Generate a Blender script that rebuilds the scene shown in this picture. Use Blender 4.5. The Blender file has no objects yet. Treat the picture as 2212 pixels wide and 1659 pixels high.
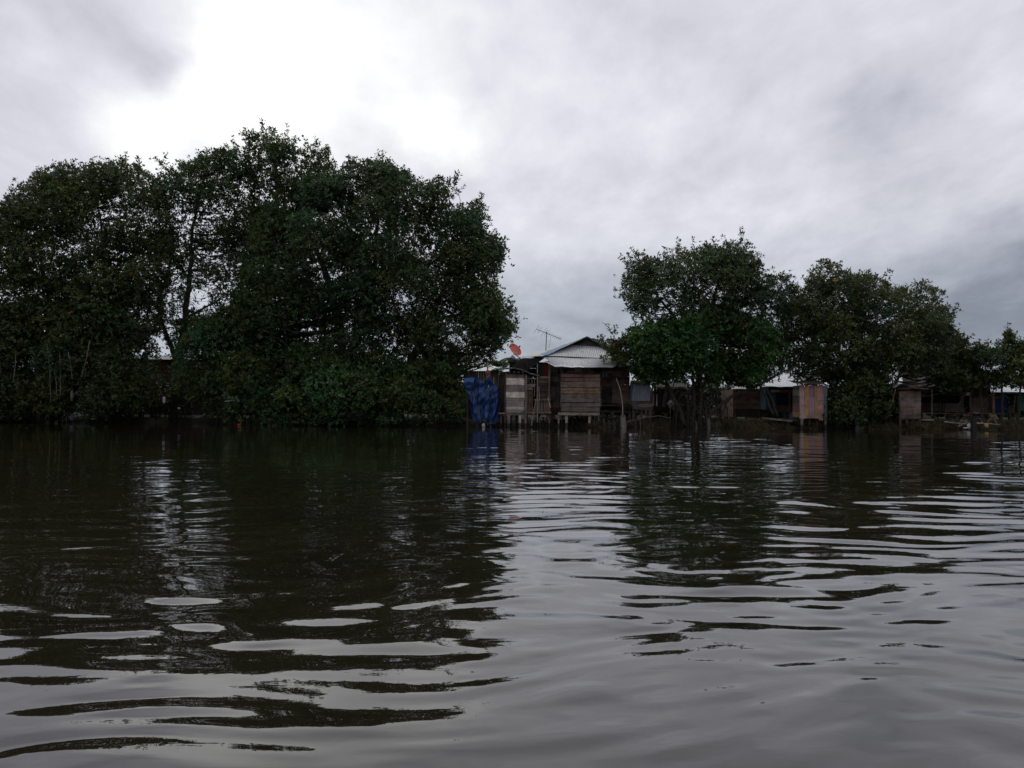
import bpy, math, random
import numpy as np
from mathutils import Vector, Matrix
R = math.radians
sc = bpy.context.scene
col = sc.collection
# ---------------------------------------------------------------- camera
CAMH = 1.1
PITCH, ROLL, LENS = 1.285, 0.35, 33.0
cam_d = bpy.data.cameras.new("camera"); cam = bpy.data.objects.new("camera", cam_d); col.objects.link(cam)
cam_d.lens = LENS; cam_d.sensor_width = 36; cam_d.clip_start = 0.05; cam_d.clip_end = 9000
cam.location = (0, 0, CAMH)
RM = Matrix.Rotation(R(90 + PITCH), 3, 'X') @ Matrix.Rotation(R(ROLL), 3, 'Z')
cam.rotation_euler = RM.to_euler()
sc.camera = cam
FPX = 2212 * LENS / 36.0
def ray(px, py):
    return RM @ Vector(((px - 1106) / FPX, -(py - 829.5) / FPX, -1))
def S(px, py, D):
    d = ray(px, py); t = D / d.y
    return Vector((d.x * t, D, CAMH + d.z * t))
def azel(px, py):
    return ray(px, py).normalized()
# ---------------------------------------------------------------- exposure
sc.view_settings.view_transform = 'Standard'; sc.view_settings.look = 'None'
sc.view_settings.gamma = 1.0; sc.view_settings.exposure = 0.0
sc.render.engine = 'CYCLES'
sc.cycles.max_bounces = 6; sc.cycles.diffuse_bounces = 3; sc.cycles.glossy_bounces = 4
sc.cycles.transmission_bounces = 3; sc.cycles.sample_clamp_indirect = 4
# ---------------------------------------------------------------- world
W = bpy.data.worlds.new("World"); sc.world = W; W.use_nodes = True
nt = W.node_tree; nt.nodes.clear()
class NB:
    def __init__(s, nt): s.nt = nt
    def n(s, t, **k):
        x = s.nt.nodes.new(t)
        for a, b in k.items(): setattr(x, a, b)
        return x
    def l(s, a, b): s.nt.links.new(a, b)
    def put(s, inp, v):
        if hasattr(v, 'is_output'): s.l(v, inp)
        else: inp.default_value = v
    def m(s, op, a, b=0.0, c=0.0, clamp=False):
        x = s.n('ShaderNodeMath', operation=op); x.use_clamp = clamp
        s.put(x.inputs[0], a); s.put(x.inputs[1], b); s.put(x.inputs[2], c)
        return x.outputs[0]
    def vm(s, op, a, b=(0, 0, 0)):
        x = s.n('ShaderNodeVectorMath', operation=op)
        s.put(x.inputs[0], a); s.put(x.inputs[1], b)
        return x.outputs[0]
    def dot(s, a, b):
        x = s.n('ShaderNodeVectorMath', operation='DOT_PRODUCT')
        s.put(x.inputs[0], a); s.put(x.inputs[1], b)
        return x.outputs['Value']
    def noise(s, vec, scale, detail=4, rough=.5, dist=0.0, color=False):
        x = s.n('ShaderNodeTexNoise'); x.inputs['Scale'].default_value = scale
        x.inputs['Detail'].default_value = detail; x.inputs['Roughness'].default_value = rough
        x.inputs['Distortion'].default_value = dist
        if vec is not None: s.l(vec, x.inputs['Vector'])
        return x.outputs['Color' if color else 'Fac']
    def rng(s, v, a, b, c, d, smooth=False):
        x = s.n('ShaderNodeMapRange')
        if smooth: x.interpolation_type = 'SMOOTHSTEP'
        s.put(x.inputs[0], v)
        for i, q in enumerate((a, b, c, d)): x.inputs[i + 1].default_value = q
        return x.outputs[0]
    def ramp(s, v, stops):
        x = s.n('ShaderNodeValToRGB'); s.l(v, x.inputs[0]); e = x.color_ramp.elements
        while len(e) < len(stops): e.new(0.5)
        for k, (p, c) in zip(e, stops): k.position = p; k.color = (*c, 1)
        return x.outputs[0]
    def mix(s, f, a, b, mode='MIX'):
        x = s.n('ShaderNodeMix', data_type='RGBA', blend_type=mode)
        s.put(x.inputs[0], f); s.put(x.inputs[6], a if hasattr(a, 'is_output') else (*a, 1))
        s.put(x.inputs[7], b if hasattr(b, 'is_output') else (*b, 1))
        return x.outputs[2]
B = NB(nt)
SUN_EL, SUN_AZ = 48.0, -24.0     # azimuth measured from +Y towards +X
tc = B.n('ShaderNodeTexCoord').outputs['Generated']
dirn = B.vm('NORMALIZE', tc)
sep = B.n('ShaderNodeSeparateXYZ'); B.l(dirn, sep.inputs[0])
zc = B.m('MAXIMUM', sep.outputs[2], 0.0)
den = B.m('ADD', zc, 0.20)
comb = B.n('ShaderNodeCombineXYZ')
B.l(B.m('DIVIDE', sep.outputs[0], den), comb.inputs[0]); B.l(B.m('DIVIDE', sep.outputs[1], den), comb.inputs[1])
P = comb.outputs[0]
rot = B.n('ShaderNodeMapping'); B.l(P, rot.inputs[0]); rot.inputs['Rotation'].default_value = (0, 0, R(28)); rot.inputs['Scale'].default_value = (1.0, 0.55, 1)
nA = B.noise(rot.outputs[0], 0.9, 7, .56, .35)
nB = B.noise(rot.outputs[0], 2.6, 7, .6, .2)
nC = B.noise(rot.outputs[0], 7.0, 6, .6, .3)
nw = B.vm('SUBTRACT', B.noise(dirn, 5.5, 5, .55, 0, True), (.5, .5, .5))
sc_ = B.n('ShaderNodeVectorMath', operation='SCALE'); B.l(nw, sc_.inputs[0]); sc_.inputs['Scale'].default_value = 0.16
wd = B.vm('NORMALIZE', B.vm('ADD', dirn, sc_.outputs[0]))
def blob(px, py, wx, wy, amp):
    """soft-edged cloud patch in the sky dome, wx/wy = half widths in degrees"""
    c = azel(px, py); rgt = Vector((c.y, -c.x, 0)).normalized(); up = rgt.cross(c)
    a = B.m('DIVIDE', B.dot(wd, tuple(rgt)), math.sin(R(wx))); b = B.m('DIVIDE', B.dot(wd, tuple(up)), math.sin(R(wy)))
    r2 = B.m('ADD', B.m('MULTIPLY', a, a), B.m('MULTIPLY', b, b))
    f = B.m('POWER', 2.718, B.m('MULTIPLY', r2, -1.0))
    front = B.m('GREATER_THAN', B.dot(dirn, tuple(c)), 0.0)
    return B.m('MULTIPLY', B.m('MULTIPLY', f, front), amp)
acc = B.m('MULTIPLY', B.m('SUBTRACT', nA, .5), .42)
acc = B.m('ADD', acc, B.m('MULTIPLY', B.m('SUBTRACT', nB, .5), .56))
acc = B.m('ADD', acc, B.m('MULTIPLY', B.m('SUBTRACT', nC, .5), .24))
acc = B.m('ADD', acc, 0.71)
acc = B.m('ADD', acc, B.rng(sep.outputs[2], .0, .24, -.22, 0, True))    # murkier towards the horizon
acc = B.m('ADD', acc, B.m('MULTIPLY', B.rng(sep.outputs[1], -.2, .6, -1, 0), .20))   # unseen sky behind the camera dimmed to darken the tree fronts
BLOBS = [(600, 80, 10, 5.5, .36), (230, 290, 6, 3, .26), (920, 245, 2.6, 1.6, .25), (520, 260, 10, 4, .16),
         (80, 230, 5, 4, -.30), (330, 125, 2.2, 2.0, -.30), (150, 10, 5, 3, -.16), (20, 130, 2, 2, .2),
         (1100, 40, 9, 4, .10), (1400, 270, 7, 2.2, .12), (1350, 480, 9, 1.8, .08), (1880, 260, 4, 3.0, -.20), (1750, 60, 12, 5, .04), (2120, 120, 2.5, 3, .05),
         (1500, 130, 9, 4, -.07), (2250, 620, 9, 3.2, -.26), (2200, 330, 5, 4, .05), (1300, 700, 12, 4, -.10), (2250, 480, 7, 2.5, -.05),
         (1150, 480, 8, 3, .02), (2050, 700, 8, 3, -.06), (380, -420, 3.5, 3.0, -.5)]
for q in BLOBS: acc = B.m('ADD', acc, blob(*q))
cl = B.ramp(B.m('MULTIPLY', acc, .8), [(0.0, (.17, .18, .225)), (.2, (.27, .285, .345)), (.42, (.50, .51, .58)), (.62, (.76, .76, .83)), (.80, (1.02, 1.02, 1.03)), (1.0, (1.25, 1.25, 1.25))])
sky = B.n('ShaderNodeTexSky', sky_type='NISHITA'); sky.sun_disc = False
sky.sun_elevation = R(SUN_EL); sky.sun_rotation = R(SUN_AZ)
skc = B.mix(1.0, sky.outputs[0], (.08, .08, .08), 'MULTIPLY')
gap = B.rng(B.m('ADD', blob(380, -420, 3.5, 3.0, 1.0), 0.05), 0, 1, 0, 1)
cl = B.mix(B.rng(sep.outputs[2], 0, .22, 1, 0, True), cl, B.vm('MULTIPLY', cl, (.91, .99, 1.0)))
bg = B.n('ShaderNodeBackground'); bg.inputs['Strength'].default_value = 1.0
B.l(B.mix(gap, cl, skc), bg.inputs[0])
ow = B.n('ShaderNodeOutputWorld'); B.l(bg.outputs[0], ow.inputs[0])
# ---------------------------------------------------------------- sun behind cloud
sl = bpy.data.lights.new("sun", 'SUN'); sl.energy = 0.5; sl.angle = R(25); sl.color = (1, .97, .93)
so = bpy.data.objects.new("sun", sl); col.objects.link(so)
sd = Vector((math.sin(R(SUN_AZ)) * math.cos(R(SUN_EL)), math.cos(R(SUN_AZ)) * math.cos(R(SUN_EL)), math.sin(R(SUN_EL))))
so.rotation_euler = sd.to_track_quat('Z', 'Y').to_euler(); so.location = (0, 0, 50)

# ---------------------------------------------------------------- helpers
ORG = {}
rnd = random.Random(7)
NP = np.random.default_rng(11)
def tag(o, label=None, cat=None, group=None, kind=None):
    if label: o['label'] = label
    if cat: o['category'] = cat
    if group: o['group'] = group
    if kind: o['kind'] = kind
    return o
def thing(name, label, cat, loc, group=None, rz=0.0):
    o = bpy.data.objects.new(name, None); col.objects.link(o); o.location = loc; o.rotation_euler.z = rz
    ORG[o.name] = (Vector(loc), rz); return tag(o, label, cat, group)
class MB:
    def __init__(s): s.v = []; s.f = []; s.c = []; s.local = False
    def add(s, vs, fs, c):
        n = len(s.v); s.v += [tuple(p) for p in vs]; s.f += [tuple(i + n for i in f) for f in fs]
        s.c += [tuple(c)] * len(vs)
    def box(s, x0, x1, y0, y1, z0, z1, c, jit=0.0):
        if x0 > x1: x0, x1 = x1, x0
        if z0 > z1: z0, z1 = z1, z0
        j = lambda: rnd.uniform(-jit, jit)
        a, b, d, e = j(), j(), j(), j()
        vs = [(x0+a, y0, z0+b), (x1+d, y0, z0+e), (x1+d, y1, z0+e), (x0+a, y1, z0+b), (x0+a, y0, z1+b), (x1+d, y0, z1+e), (x1+d, y1, z1+e), (x0+a, y1, z1+b)]
        s.add(vs, [(3, 2, 1, 0), (4, 5, 6, 7), (0, 1, 5, 4), (1, 2, 6, 5), (2, 3, 7, 6), (3, 0, 4, 7)], c)
    def tube(s, pts, rad, sides, c, cap=True):
        pts = [Vector(p) for p in pts]; n0 = len(s.v); k = len(pts)
        if not isinstance(rad, (list, tuple)): rad = [rad] * k
        for i, p in enumerate(pts):
            t = (pts[min(i+1, k-1)] - pts[max(i-1, 0)]).normalized()
            a = t.cross(Vector((0, 1, 0.13))).normalized(); b = t.cross(a)
            for q in range(sides):
                w = 2 * math.pi * q / sides
                s.v.append(tuple(p + (a * math.cos(w) + b * math.sin(w)) * rad[i])); s.c.append(tuple(c))
        for i in range(k - 1):
            for q in range(sides):
                q2 = (q + 1) % sides
                s.f.append((n0 + i*sides + q, n0 + i*sides + q2, n0 + (i+1)*sides + q2, n0 + (i+1)*sides + q))
        if cap:
            s.f.append(tuple(n0 + q for q in range(sides))[::-1]); s.f.append(tuple(n0 + (k-1)*sides + q for q in range(sides)))
    def beam(s, a, b, w, h, c):
        """rectangular bar from a to b"""
        a = Vector(a); b = Vector(b); t = (b - a).normalized()
        u = t.cross(Vector((0, 1, .01))).normalized() * (w / 2); v = t.cross(u).normalized() * (h / 2)
        vs = [a-u-v, a+u-v, a+u+v, a-u+v, b-u-v, b+u-v, b+u+v, b-u+v]
        s.add(vs, [(3, 2, 1, 0), (4, 5, 6, 7), (0, 1, 5, 4), (1, 2, 6, 5), (2, 3, 7, 6), (3, 0, 4, 7)], c)
    def corr(s, p0, p1, p2, p3, c, pitch=.09, amp=.014, rows=3, sag=0.0):
        """corrugated sheet: p0-p1 top edge, p3-p2 bottom edge, ridges run top to bottom"""
        p0, p1, p2, p3 = map(Vector, (p0, p1, p2, p3)); L = (p1 - p0).length
        n = max(4, int(L / pitch * 6)); nr = (p1 - p0).cross(p3 - p0).normalized()
        if nr.z < 0: nr = -nr
        n0 = len(s.v)
        for r in range(rows + 1):
            v = r / rows
            for i in range(n + 1):
                u = i / n
                p = p0.lerp(p1, u).lerp(p3.lerp(p2, u), v)
                h = amp * math.sin(2 * math.pi * u * L / pitch) - sag * math.sin(math.pi * v) * .5 + .012 * math.sin(u * 11 + v * 5)
                s.v.append(tuple(p + nr * h)); s.c.append(tuple(c))
        for r in range(rows):
            for i in range(n):
                a = n0 + r * (n + 1) + i
                s.f.append((a, a + 1, a + n + 2, a + n + 1))
    def corr_trap(s, e0, e1, t0, t1, c, pitch=.1, amp=.014, rows=5):
        """corrugated hip face: ridges parallel, square to the eave e0-e1, cut off along the hips up to t0-t1"""
        e0, e1, t0, t1 = map(Vector, (e0, e1, t0, t1)); ev = e1 - e0; L = ev.length; ed = ev / L
        ul = (t0 - e0).dot(ed) / L; ur = (t1 - e0).dot(ed) / L; up = ((t0+t1)/2 - e0) - ed * ((t0+t1)/2 - e0).dot(ed)
        nr = ed.cross(up).normalized(); nr = nr if nr.z > 0 else -nr; n = int(L / pitch * 6); n0 = len(s.v)
        for r in range(rows + 1):
            for i in range(n + 1):
                u = i / n; vm_ = min(1, u/ul if u < ul else 1, (1-u)/(1-ur) if u > ur else 1)
                s.v.append(tuple(e0 + ev*u + up*(vm_*r/rows) + nr*(amp*math.sin(2*math.pi*u*L/pitch) + .012*math.sin(u*9+r)))); s.c.append(tuple(c))
        for r in range(rows):
            for i in range(n): a = n0 + r*(n+1) + i; s.f.append((a, a+1, a+n+2, a+n+1))
    def quad(s, a, b, c_, d, c): s.add([a, b, c_, d], [(0, 1, 2, 3)], c)
    def build(s, name, mat, parent=None, label=None, smooth=False, cat=None, kind=None, group=None):
        return from_np(name, np.array(s.v, dtype=np.float64), s.f, np.array(s.c, dtype=np.float64), mat, parent, label, smooth, cat, kind, group, s.local)
def from_np(name, V, F, C, mat, parent=None, label=None, smooth=False, cat=None, kind=None, group=None, local=False, loc=None):
    me = bpy.data.meshes.new(name)
    if parent is not None and not local:
        o_, rz = ORG[parent.name]
        V = V - np.array(o_)
        if rz:
            c, s = math.cos(-rz), math.sin(-rz)
            V = np.stack([V[:, 0]*c - V[:, 1]*s, V[:, 0]*s + V[:, 1]*c, V[:, 2]], 1)
    if loc is not None: V = V - np.array(loc)
    if isinstance(F, np.ndarray):
        k = F.shape[1]
        me.vertices.add(len(V)); me.vertices.foreach_set('co', V.astype(np.float32).ravel())
        me.loops.add(F.size); me.loops.foreach_set('vertex_index', F.astype(np.int32).ravel())
        me.polygons.add(len(F)); me.polygons.foreach_set('loop_start', np.arange(0, F.size, k, dtype=np.int32))
        me.update(calc_edges=True)
    else:
        me.from_pydata([tuple(p) for p in V], [], F)
    if C is not None:
        at = me.color_attributes.new('Col', 'FLOAT_COLOR', 'POINT')
        cc = np.ones((len(V), 4), dtype=np.float32); cc[:, :3] = C; at.data.foreach_set('color', cc.ravel())
    if smooth: me.polygons.foreach_set('use_smooth', np.ones(len(me.polygons), dtype=bool))
    me.materials.append(mat); me.validate()
    o = bpy.data.objects.new(name, me); col.objects.link(o)
    if loc is not None: o.location = loc
    if parent is not None: o.parent = parent; ORG[o.name] = ORG[parent.name]
    return tag(o, label, cat, group, kind)
# ---------------------------------------------------------------- materials
def newmat(name):
    m = bpy.data.materials.new(name); m.use_nodes = True; m.node_tree.nodes.clear()
    b = NB(m.node_tree); p = b.n('ShaderNodeBsdfPrincipled'); o = b.n('ShaderNodeOutputMaterial'); b.l(p.outputs[0], o.inputs[0])
    return m, b, p, o
def attr(b): 
    a = b.n('ShaderNodeAttribute'); a.attribute_name = 'Col'; return a.outputs['Color']
def bump(b, p, h, st, dist):
    x = b.n('ShaderNodeBump'); x.inputs['Strength'].default_value = st; x.inputs['Distance'].default_value = dist
    b.l(h, x.inputs['Height']); b.l(x.outputs[0], p.inputs['Normal'])
def objco(b, scale=(1, 1, 1)):
    t = b.n('ShaderNodeTexCoord'); mp = b.n('ShaderNodeMapping'); b.l(t.outputs['Object'], mp.inputs[0]); mp.inputs['Scale'].default_value = scale
    return mp.outputs[0]
def wood_mat(name, sc3, stain=.6):
    m, b, p, o = newmat(name)
    g = b.noise(objco(b, sc3), 1.0, 6, .65); st = b.noise(objco(b), 2.6, 5, .6)
    k = b.m('MULTIPLY', b.rng(g, .3, .75, .55, 1.3), b.rng(st, .32, .68, 1 - stain * .85, 1.3))
    cc = b.vm('MULTIPLY', attr(b), b.n('ShaderNodeCombineXYZ').outputs[0])
    cx = cc.node.inputs[1].links[0].from_node
    for i in range(3): b.l(k, cx.inputs[i])
    moss = b.rng(b.noise(objco(b), 5.0, 4, .6), .58, .72, 0, .30)
    geo = b.n('ShaderNodeNewGeometry'); sp = b.n('ShaderNodeSeparateXYZ'); b.l(geo.outputs['Position'], sp.inputs[0])
    tide = b.rng(b.m('ADD', sp.outputs[2], b.m('MULTIPLY', b.noise(objco(b), 4.0, 3), -.12)), .12, .17, .85, 0)      # algae below the high water mark
    b.l(b.mix(tide, b.mix(moss, b.vm('MULTIPLY', cc, (1.12, 1.0, .90)), (.035, .037, .028)), (.014, .013, .010)), p.inputs['Base Color']); p.inputs['Roughness'].default_value = .85
    p.inputs['Specular IOR Level'].default_value = .25
    bump(b, p, g, .5, .01); return m
WOODH = wood_mat('weathered_boards_horizontal', (2.2, 14, 42)); WOODV = wood_mat('weathered_boards_vertical', (40, 14, 2.2))
PAINTV = wood_mat('faded_painted_boards', (22, 10, 3.0), .3)
def simple(name, rough=.8, n=(8, .8, 1.15), spec=.3, metal=0.0, bmp=.2):
    m, b, p, o = newmat(name)
    g = b.noise(objco(b), n[0], 5, .6); k = b.rng(g, .3, .7, n[1], n[2])
    cx = b.n('ShaderNodeCombineXYZ')
    for i in range(3): b.l(k, cx.inputs[i])
    b.l(b.vm('MULTIPLY', attr(b), cx.outputs[0]), p.inputs['Base Color'])
    p.inputs['Roughness'].default_value = rough; p.inputs['Specular IOR Level'].default_value = spec; p.inputs['Metallic'].default_value = metal
    bump(b, p, g, bmp, .01); return m
BARK = simple('bark', .9, (14, .6, 1.4), .15, 0, .6)
CLOTH = simple('cloth', .85); PLASTIC = simple('painted_metal', .42, (3, .88, 1.08), .5)
def zinc_mat():
    m, b, p, o = newmat('zinc_sheet')
    st = b.noise(objco(b, (1, .35, 1)), 2.2, 6, .65, .3); fine = b.noise(objco(b, (14, 1.2, 1.2)), 1.0, 4, .6)
    rust = b.rng(b.m('ADD', st, b.m('MULTIPLY', b.m('SUBTRACT', fine, .5), .5)), .60, .74, 0, .75)
    k = b.rng(fine, .3, .7, .82, 1.12); cx = b.n('ShaderNodeCombineXYZ')
    for i in range(3): b.l(k, cx.inputs[i])
    b.l(b.mix(rust, b.vm('MULTIPLY', attr(b), cx.outputs[0]), (.16, .10, .07)), p.inputs['Base Color'])
    p.inputs['Metallic'].default_value = .35; p.inputs['Roughness'].default_value = .42; return m
ZINC = zinc_mat()
def leaf_mat():
    m, b, p, o = newmat('leaf')
    p.inputs['Roughness'].default_value = .5; p.inputs['Specular IOR Level'].default_value = .35
    a = attr(b); b.l(a, p.inputs['Base Color'])
    tr = b.n('ShaderNodeBsdfTranslucent'); b.l(b.vm('MULTIPLY', a, (1.0, 1.15, .5)), tr.inputs[0])
    mx = b.n('ShaderNodeMixShader'); mx.inputs[0].default_value = .25; b.l(p.outputs[0], mx.inputs[1]); b.l(tr.outputs[0], mx.inputs[2]); b.l(mx.outputs[0], o.inputs[0])
    return m
LEAF = leaf_mat()
def tarp_mat():
    m, b, p, o = newmat('tarpaulin')
    g = b.noise(objco(b, (1, 1, .5)), 9, 5, .6); w = b.noise(objco(b), 2.4, 4, .6)
    c = b.mix(b.rng(w, .45, .7, 0, .6), attr(b), (.03, .08, .17)); c = b.mix(b.rng(b.noise(objco(b), 6, 4, .6), .58, .72, 0, .5), c, (.05, .045, .045))
    b.l(c, p.inputs['Base Color']); p.inputs['Roughness'].default_value = .45; bump(b, p, g, .8, .05); return m
TARP = tarp_mat()
def ground_mat():
    m, b, p, o = newmat('mud')
    g = b.noise(objco(b), 3.5, 6, .65); c = b.ramp(g, [(.3, (.018, .015, .012)), (.55, (.045, .036, .026)), (.75, (.075, .058, .038))])
    c = b.mix(b.rng(b.noise(objco(b), .5, 4, .6), .42, .6, 0, .8), c, (.035, .05, .018)); b.l(c, p.inputs['Base Color'])
    p.inputs['Roughness'].default_value = .9; p.inputs['Specular IOR Level'].default_value = .1; bump(b, p, g, .8, .08); return m
MUD = ground_mat()
def water_mat():
    m, b, p, o = newmat('water')
    n = b.noise(objco(b), .35, 3, .5)
    b.l(b.ramp(n, [(.3, (.012, .010, .006)), (.7, (.022, .018, .010))]), p.inputs['Base Color'])
    p.inputs['Roughness'].default_value = .012; p.inputs['IOR'].default_value = 1.41; p.inputs['Specular IOR Level'].default_value = .5
    f = b.noise(objco(b, (3.0, 7.0, 1)), 1.0, 3, .5, .3)
    bump(b, p, f, .16, .006); return m
WATER = water_mat()
# ---------------------------------------------------------------- water
def shore(x):
    t = np.clip((-6.0 - np.asarray(x, float)) / 10.0, 0, 1); t = t*t*(3-2*t)
    return 47.6 + 5.2 * t + .55*np.sin(np.asarray(x)*.9) + .4*np.sin(np.asarray(x)*2.3+1) + .22*np.sin(np.asarray(x)*5.1+2) - .9*np.clip((np.asarray(x)-8)/14, 0, 1)
def grow(a, b, s0, k, c):
    out = [a]; 
    while out[-1] < b: out.append(out[-1] + s0 + k * abs(out[-1] - c))
    return out
def water():
    xs = grow(0, 60, .020, .0105, 0); xs = np.array([-q for q in xs[:0:-1]] + xs)
    xs = np.concatenate([[-3000, -1000, -300, -120], xs, [120, 300, 1000, 3000]])
    ys = np.array(grow(1.6, 57, .011, .0046, 1.6)); yb = np.array(grow(0, 30, .05, .06, 0))[1:]
    ys = np.concatenate([[-3000, -800, -200], (1.6 - yb)[::-1], ys])
    X, Y = np.meshgrid(xs, ys); H = np.zeros_like(X)
    r = np.random.default_rng(5)
    dx = np.gradient(xs)[None, :]; dy = np.gradient(ys)[:, None]
    wx = .25*np.sin(.9*X+1.1*Y*.7+1) + .18*np.sin(1.7*X-1.3*Y+2) + .05*np.sin(5.3*X+3.1*Y); wy = .22*np.sin(.8*X-.9*Y) + .12*np.sin(2.1*X+1.2*Y+4) + .05*np.sin(4.7*X-2.9*Y+1)
    # patches of breeze and calm
    n1 = .5 + .5*np.sin(.21*X + .13*Y + 1.2 + 1.3*np.sin(.09*X - .17*Y)); 
    breeze = np.clip((X + .10*Y + 1.0) / 5.0, 0, 1)                  # open water to the right
    far = np.clip((Y - 8) / 16, 0, 1)
    calm_left = 1 - .72 * (1 - breeze) * far
    comps = []
    for i in range(60):
        lam = .20 * (.95/.20) ** r.random(); th = r.normal(0, .55); comps.append((lam, th, 'a', .0054))
    for i in range(26):
        lam = .28 * (.95/.28) ** r.random(); th = r.normal(.20, .24); comps.append((lam, th, 'b', .0082))
    for i in range(14):
        lam = .12 * (.24/.12) ** r.random(); th = r.normal(.05, .7); comps.append((lam, th, 'c', .0045))
    for i in range(8):
        lam = 2.2 * (6/2.2) ** r.random(); th = r.normal(0, .6); comps.append((lam, th, 'd', .0016))
    for i in range(22):
        lam = .60 * (1.5/.60) ** r.random(); th = r.normal(.05, .34); comps.append((lam, th, 'e', .0070))
    for lam, th, g, sl_ in comps:
        k = 2*math.pi/lam; kx, ky = k*math.sin(th), k*math.cos(th)
        ph = r.random()*6.283
        res = np.clip(1.6 - np.hypot(kx*dx, ky*dy) / 1.3, 0, 1)       # wave fades where the sheet is too coarse for it
        amp = sl_ / k * res
        if g == 'b': amp = amp * np.clip((X + .05*Y) / 4.0, 0, 1) * (.5 + .5*n1)
        elif g == 'a': amp = amp * calm_left * (.7 + .45*n1) * (1 - .45*np.clip((X+.5)/2.5, 0, 1)*np.clip((6.5-Y)/3, 0, 1))
        elif g == 'e': amp = amp * np.clip((Y-7)/12, 0, 1) * (1 - .75*(1-breeze))
        elif g == 'c': amp = amp * (.55 + .45*breeze*np.clip(Y/12, 0, 1))
        H += amp * np.sin(kx*(X+wx) + ky*(Y+wy) + ph)
    H *= np.clip(1.15 - np.maximum(np.abs(X)-50, 0)/20, 0, 1)
    V = np.stack([X.ravel(), Y.ravel(), H.ravel()], 1); ny, nx = X.shape
    a = (np.arange(ny-1)[:, None]*nx + np.arange(nx-1)[None, :]).ravel()
    F = np.stack([a, a+1, a+nx+1, a+nx], 1)
    from_np('water', V, F, None, WATER, smooth=True, kind='structure', label='dark rippled lagoon water mirroring trees and cloudy sky', loc=(0, 0, 0))
water()
def ground():
    xs = np.concatenate([[-4000, -1000, -250, -90], np.arange(-60, 60.1, .35), [90, 250, 1000, 4000]])
    d = np.concatenate([np.arange(-1.6, 3, .18), np.arange(3, 22, .8), [30, 60, 150, 500, 1500, 5000]])
    Xg, Dg = np.meshgrid(xs, d); Yg = shore(Xg) + Dg
    z = -.55 + .75*np.clip((Dg+1.3)/2.1, 0, 1)**.8 + .12*np.clip(Dg/8, 0, 1)
    z += np.where(np.abs(Xg) < 61, .05*np.sin(Xg*2.7+Dg*3) + .04*np.sin(Xg*5.9-Dg*4.1) + .03*np.sin(Xg*11+Dg*7), 0)*np.clip(3-Dg*.1, 0, 1)
    V = np.stack([Xg.ravel(), Yg.ravel(), z.ravel()], 1); ny, nx = Xg.shape
    a = (np.arange(ny-1)[:, None]*nx + np.arange(nx-1)[None, :]).ravel()
    from_np('ground', V, np.stack([a, a+1, a+nx+1, a+nx], 1), None, MUD, smooth=True, kind='structure', label='dark muddy bank behind the waterline', loc=(0, 0, 0))
ground()
# ---------------------------------------------------------------- foliage
def in_poly(pts, poly):
    x, y = pts[:, 0], pts[:, 1]; ins = np.zeros(len(pts), bool); n = len(poly)
    for i in range(n):
        x1, y1 = poly[i]; x2, y2 = poly[(i+1) % n]
        c = ((y1 > y) != (y2 > y)); 
        with np.errstate(divide='ignore', invalid='ignore'):
            xi = (x2-x1)*(y-y1)/((y2-y1) or 1e-9)+x1
        ins ^= c & (x < xi)
    return ins
def edge_dist(pts, poly):
    d = np.full(len(pts), 1e9); n = len(poly)
    for i in range(n):
        a = np.array(poly[i], float); b = np.array(poly[(i+1) % n], float); ab = b-a
        t = np.clip(((pts-a)@ab)/(ab@ab+1e-9), 0, 1); q = a+t[:, None]*ab
        d = np.minimum(d, np.hypot(*(pts-q).T))
    return d
RMn = np.array(RM)
def px2w(px, py, D):
    v = np.stack([(px-1106)/FPX, -(py-829.5)/FPX, -np.ones_like(px)], 1) @ RMn.T
    t = D / v[:, 1]
    return np.stack([v[:, 0]*t, D*np.ones_like(t), CAMH + v[:, 2]*t], 1)
def w2px(Wp):
    v = (Wp - np.array([0, 0, CAMH])) @ RMn
    return np.stack([1106 + FPX*v[:, 0]/-v[:, 2], 829.5 - FPX*v[:, 1]/-v[:, 2]], 1)
def make_leaves(c, axis, L, cols, per, rs, wid=.42):
    """rosettes: c centres, axis directions, L leaf length, per leaves each"""
    n = len(c); axis = axis/np.linalg.norm(axis, axis=1)[:, None]
    tmp = rs.normal(size=(n, 3)); a = np.cross(axis, tmp); a /= np.linalg.norm(a, axis=1)[:, None]; b = np.cross(axis, a)
    Vs = []; Cs = []
    for k in range(per):
        w = 2*np.pi*(k + rs.uniform(-.3, .3, n))/per; til = rs.uniform(.55, 1.45, n)
        rad = a*np.cos(w)[:, None] + b*np.sin(w)[:, None]
        d = rad*np.sin(til)[:, None] + axis*np.cos(til)[:, None]
        side = np.cross(d, axis); side /= (np.linalg.norm(side, axis=1)[:, None]+1e-9)
        tw = rs.uniform(-.7, .7, n); nn = np.cross(side, d); side = side*np.cos(tw)[:, None] + nn*np.sin(tw)[:, None]
        Lk = (L*rs.uniform(.75, 1.2, n))[:, None]; base = c + rs.normal(size=(n, 3))*.03
        m = base + d*Lk*.55
        q = np.stack([base, m + side*Lk*wid*.5, base + d*Lk, m - side*Lk*wid*.5], 1)
        Vs.append(q); Cs.append(np.repeat((cols*rs.uniform(.75, 1.3, n)[:, None])[:, None, :], 4, 1))
    V = np.concatenate(Vs).reshape(-1, 3); C = np.concatenate(Cs).reshape(-1, 3)
    return V, np.arange(len(V)).reshape(-1, 4), C
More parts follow.
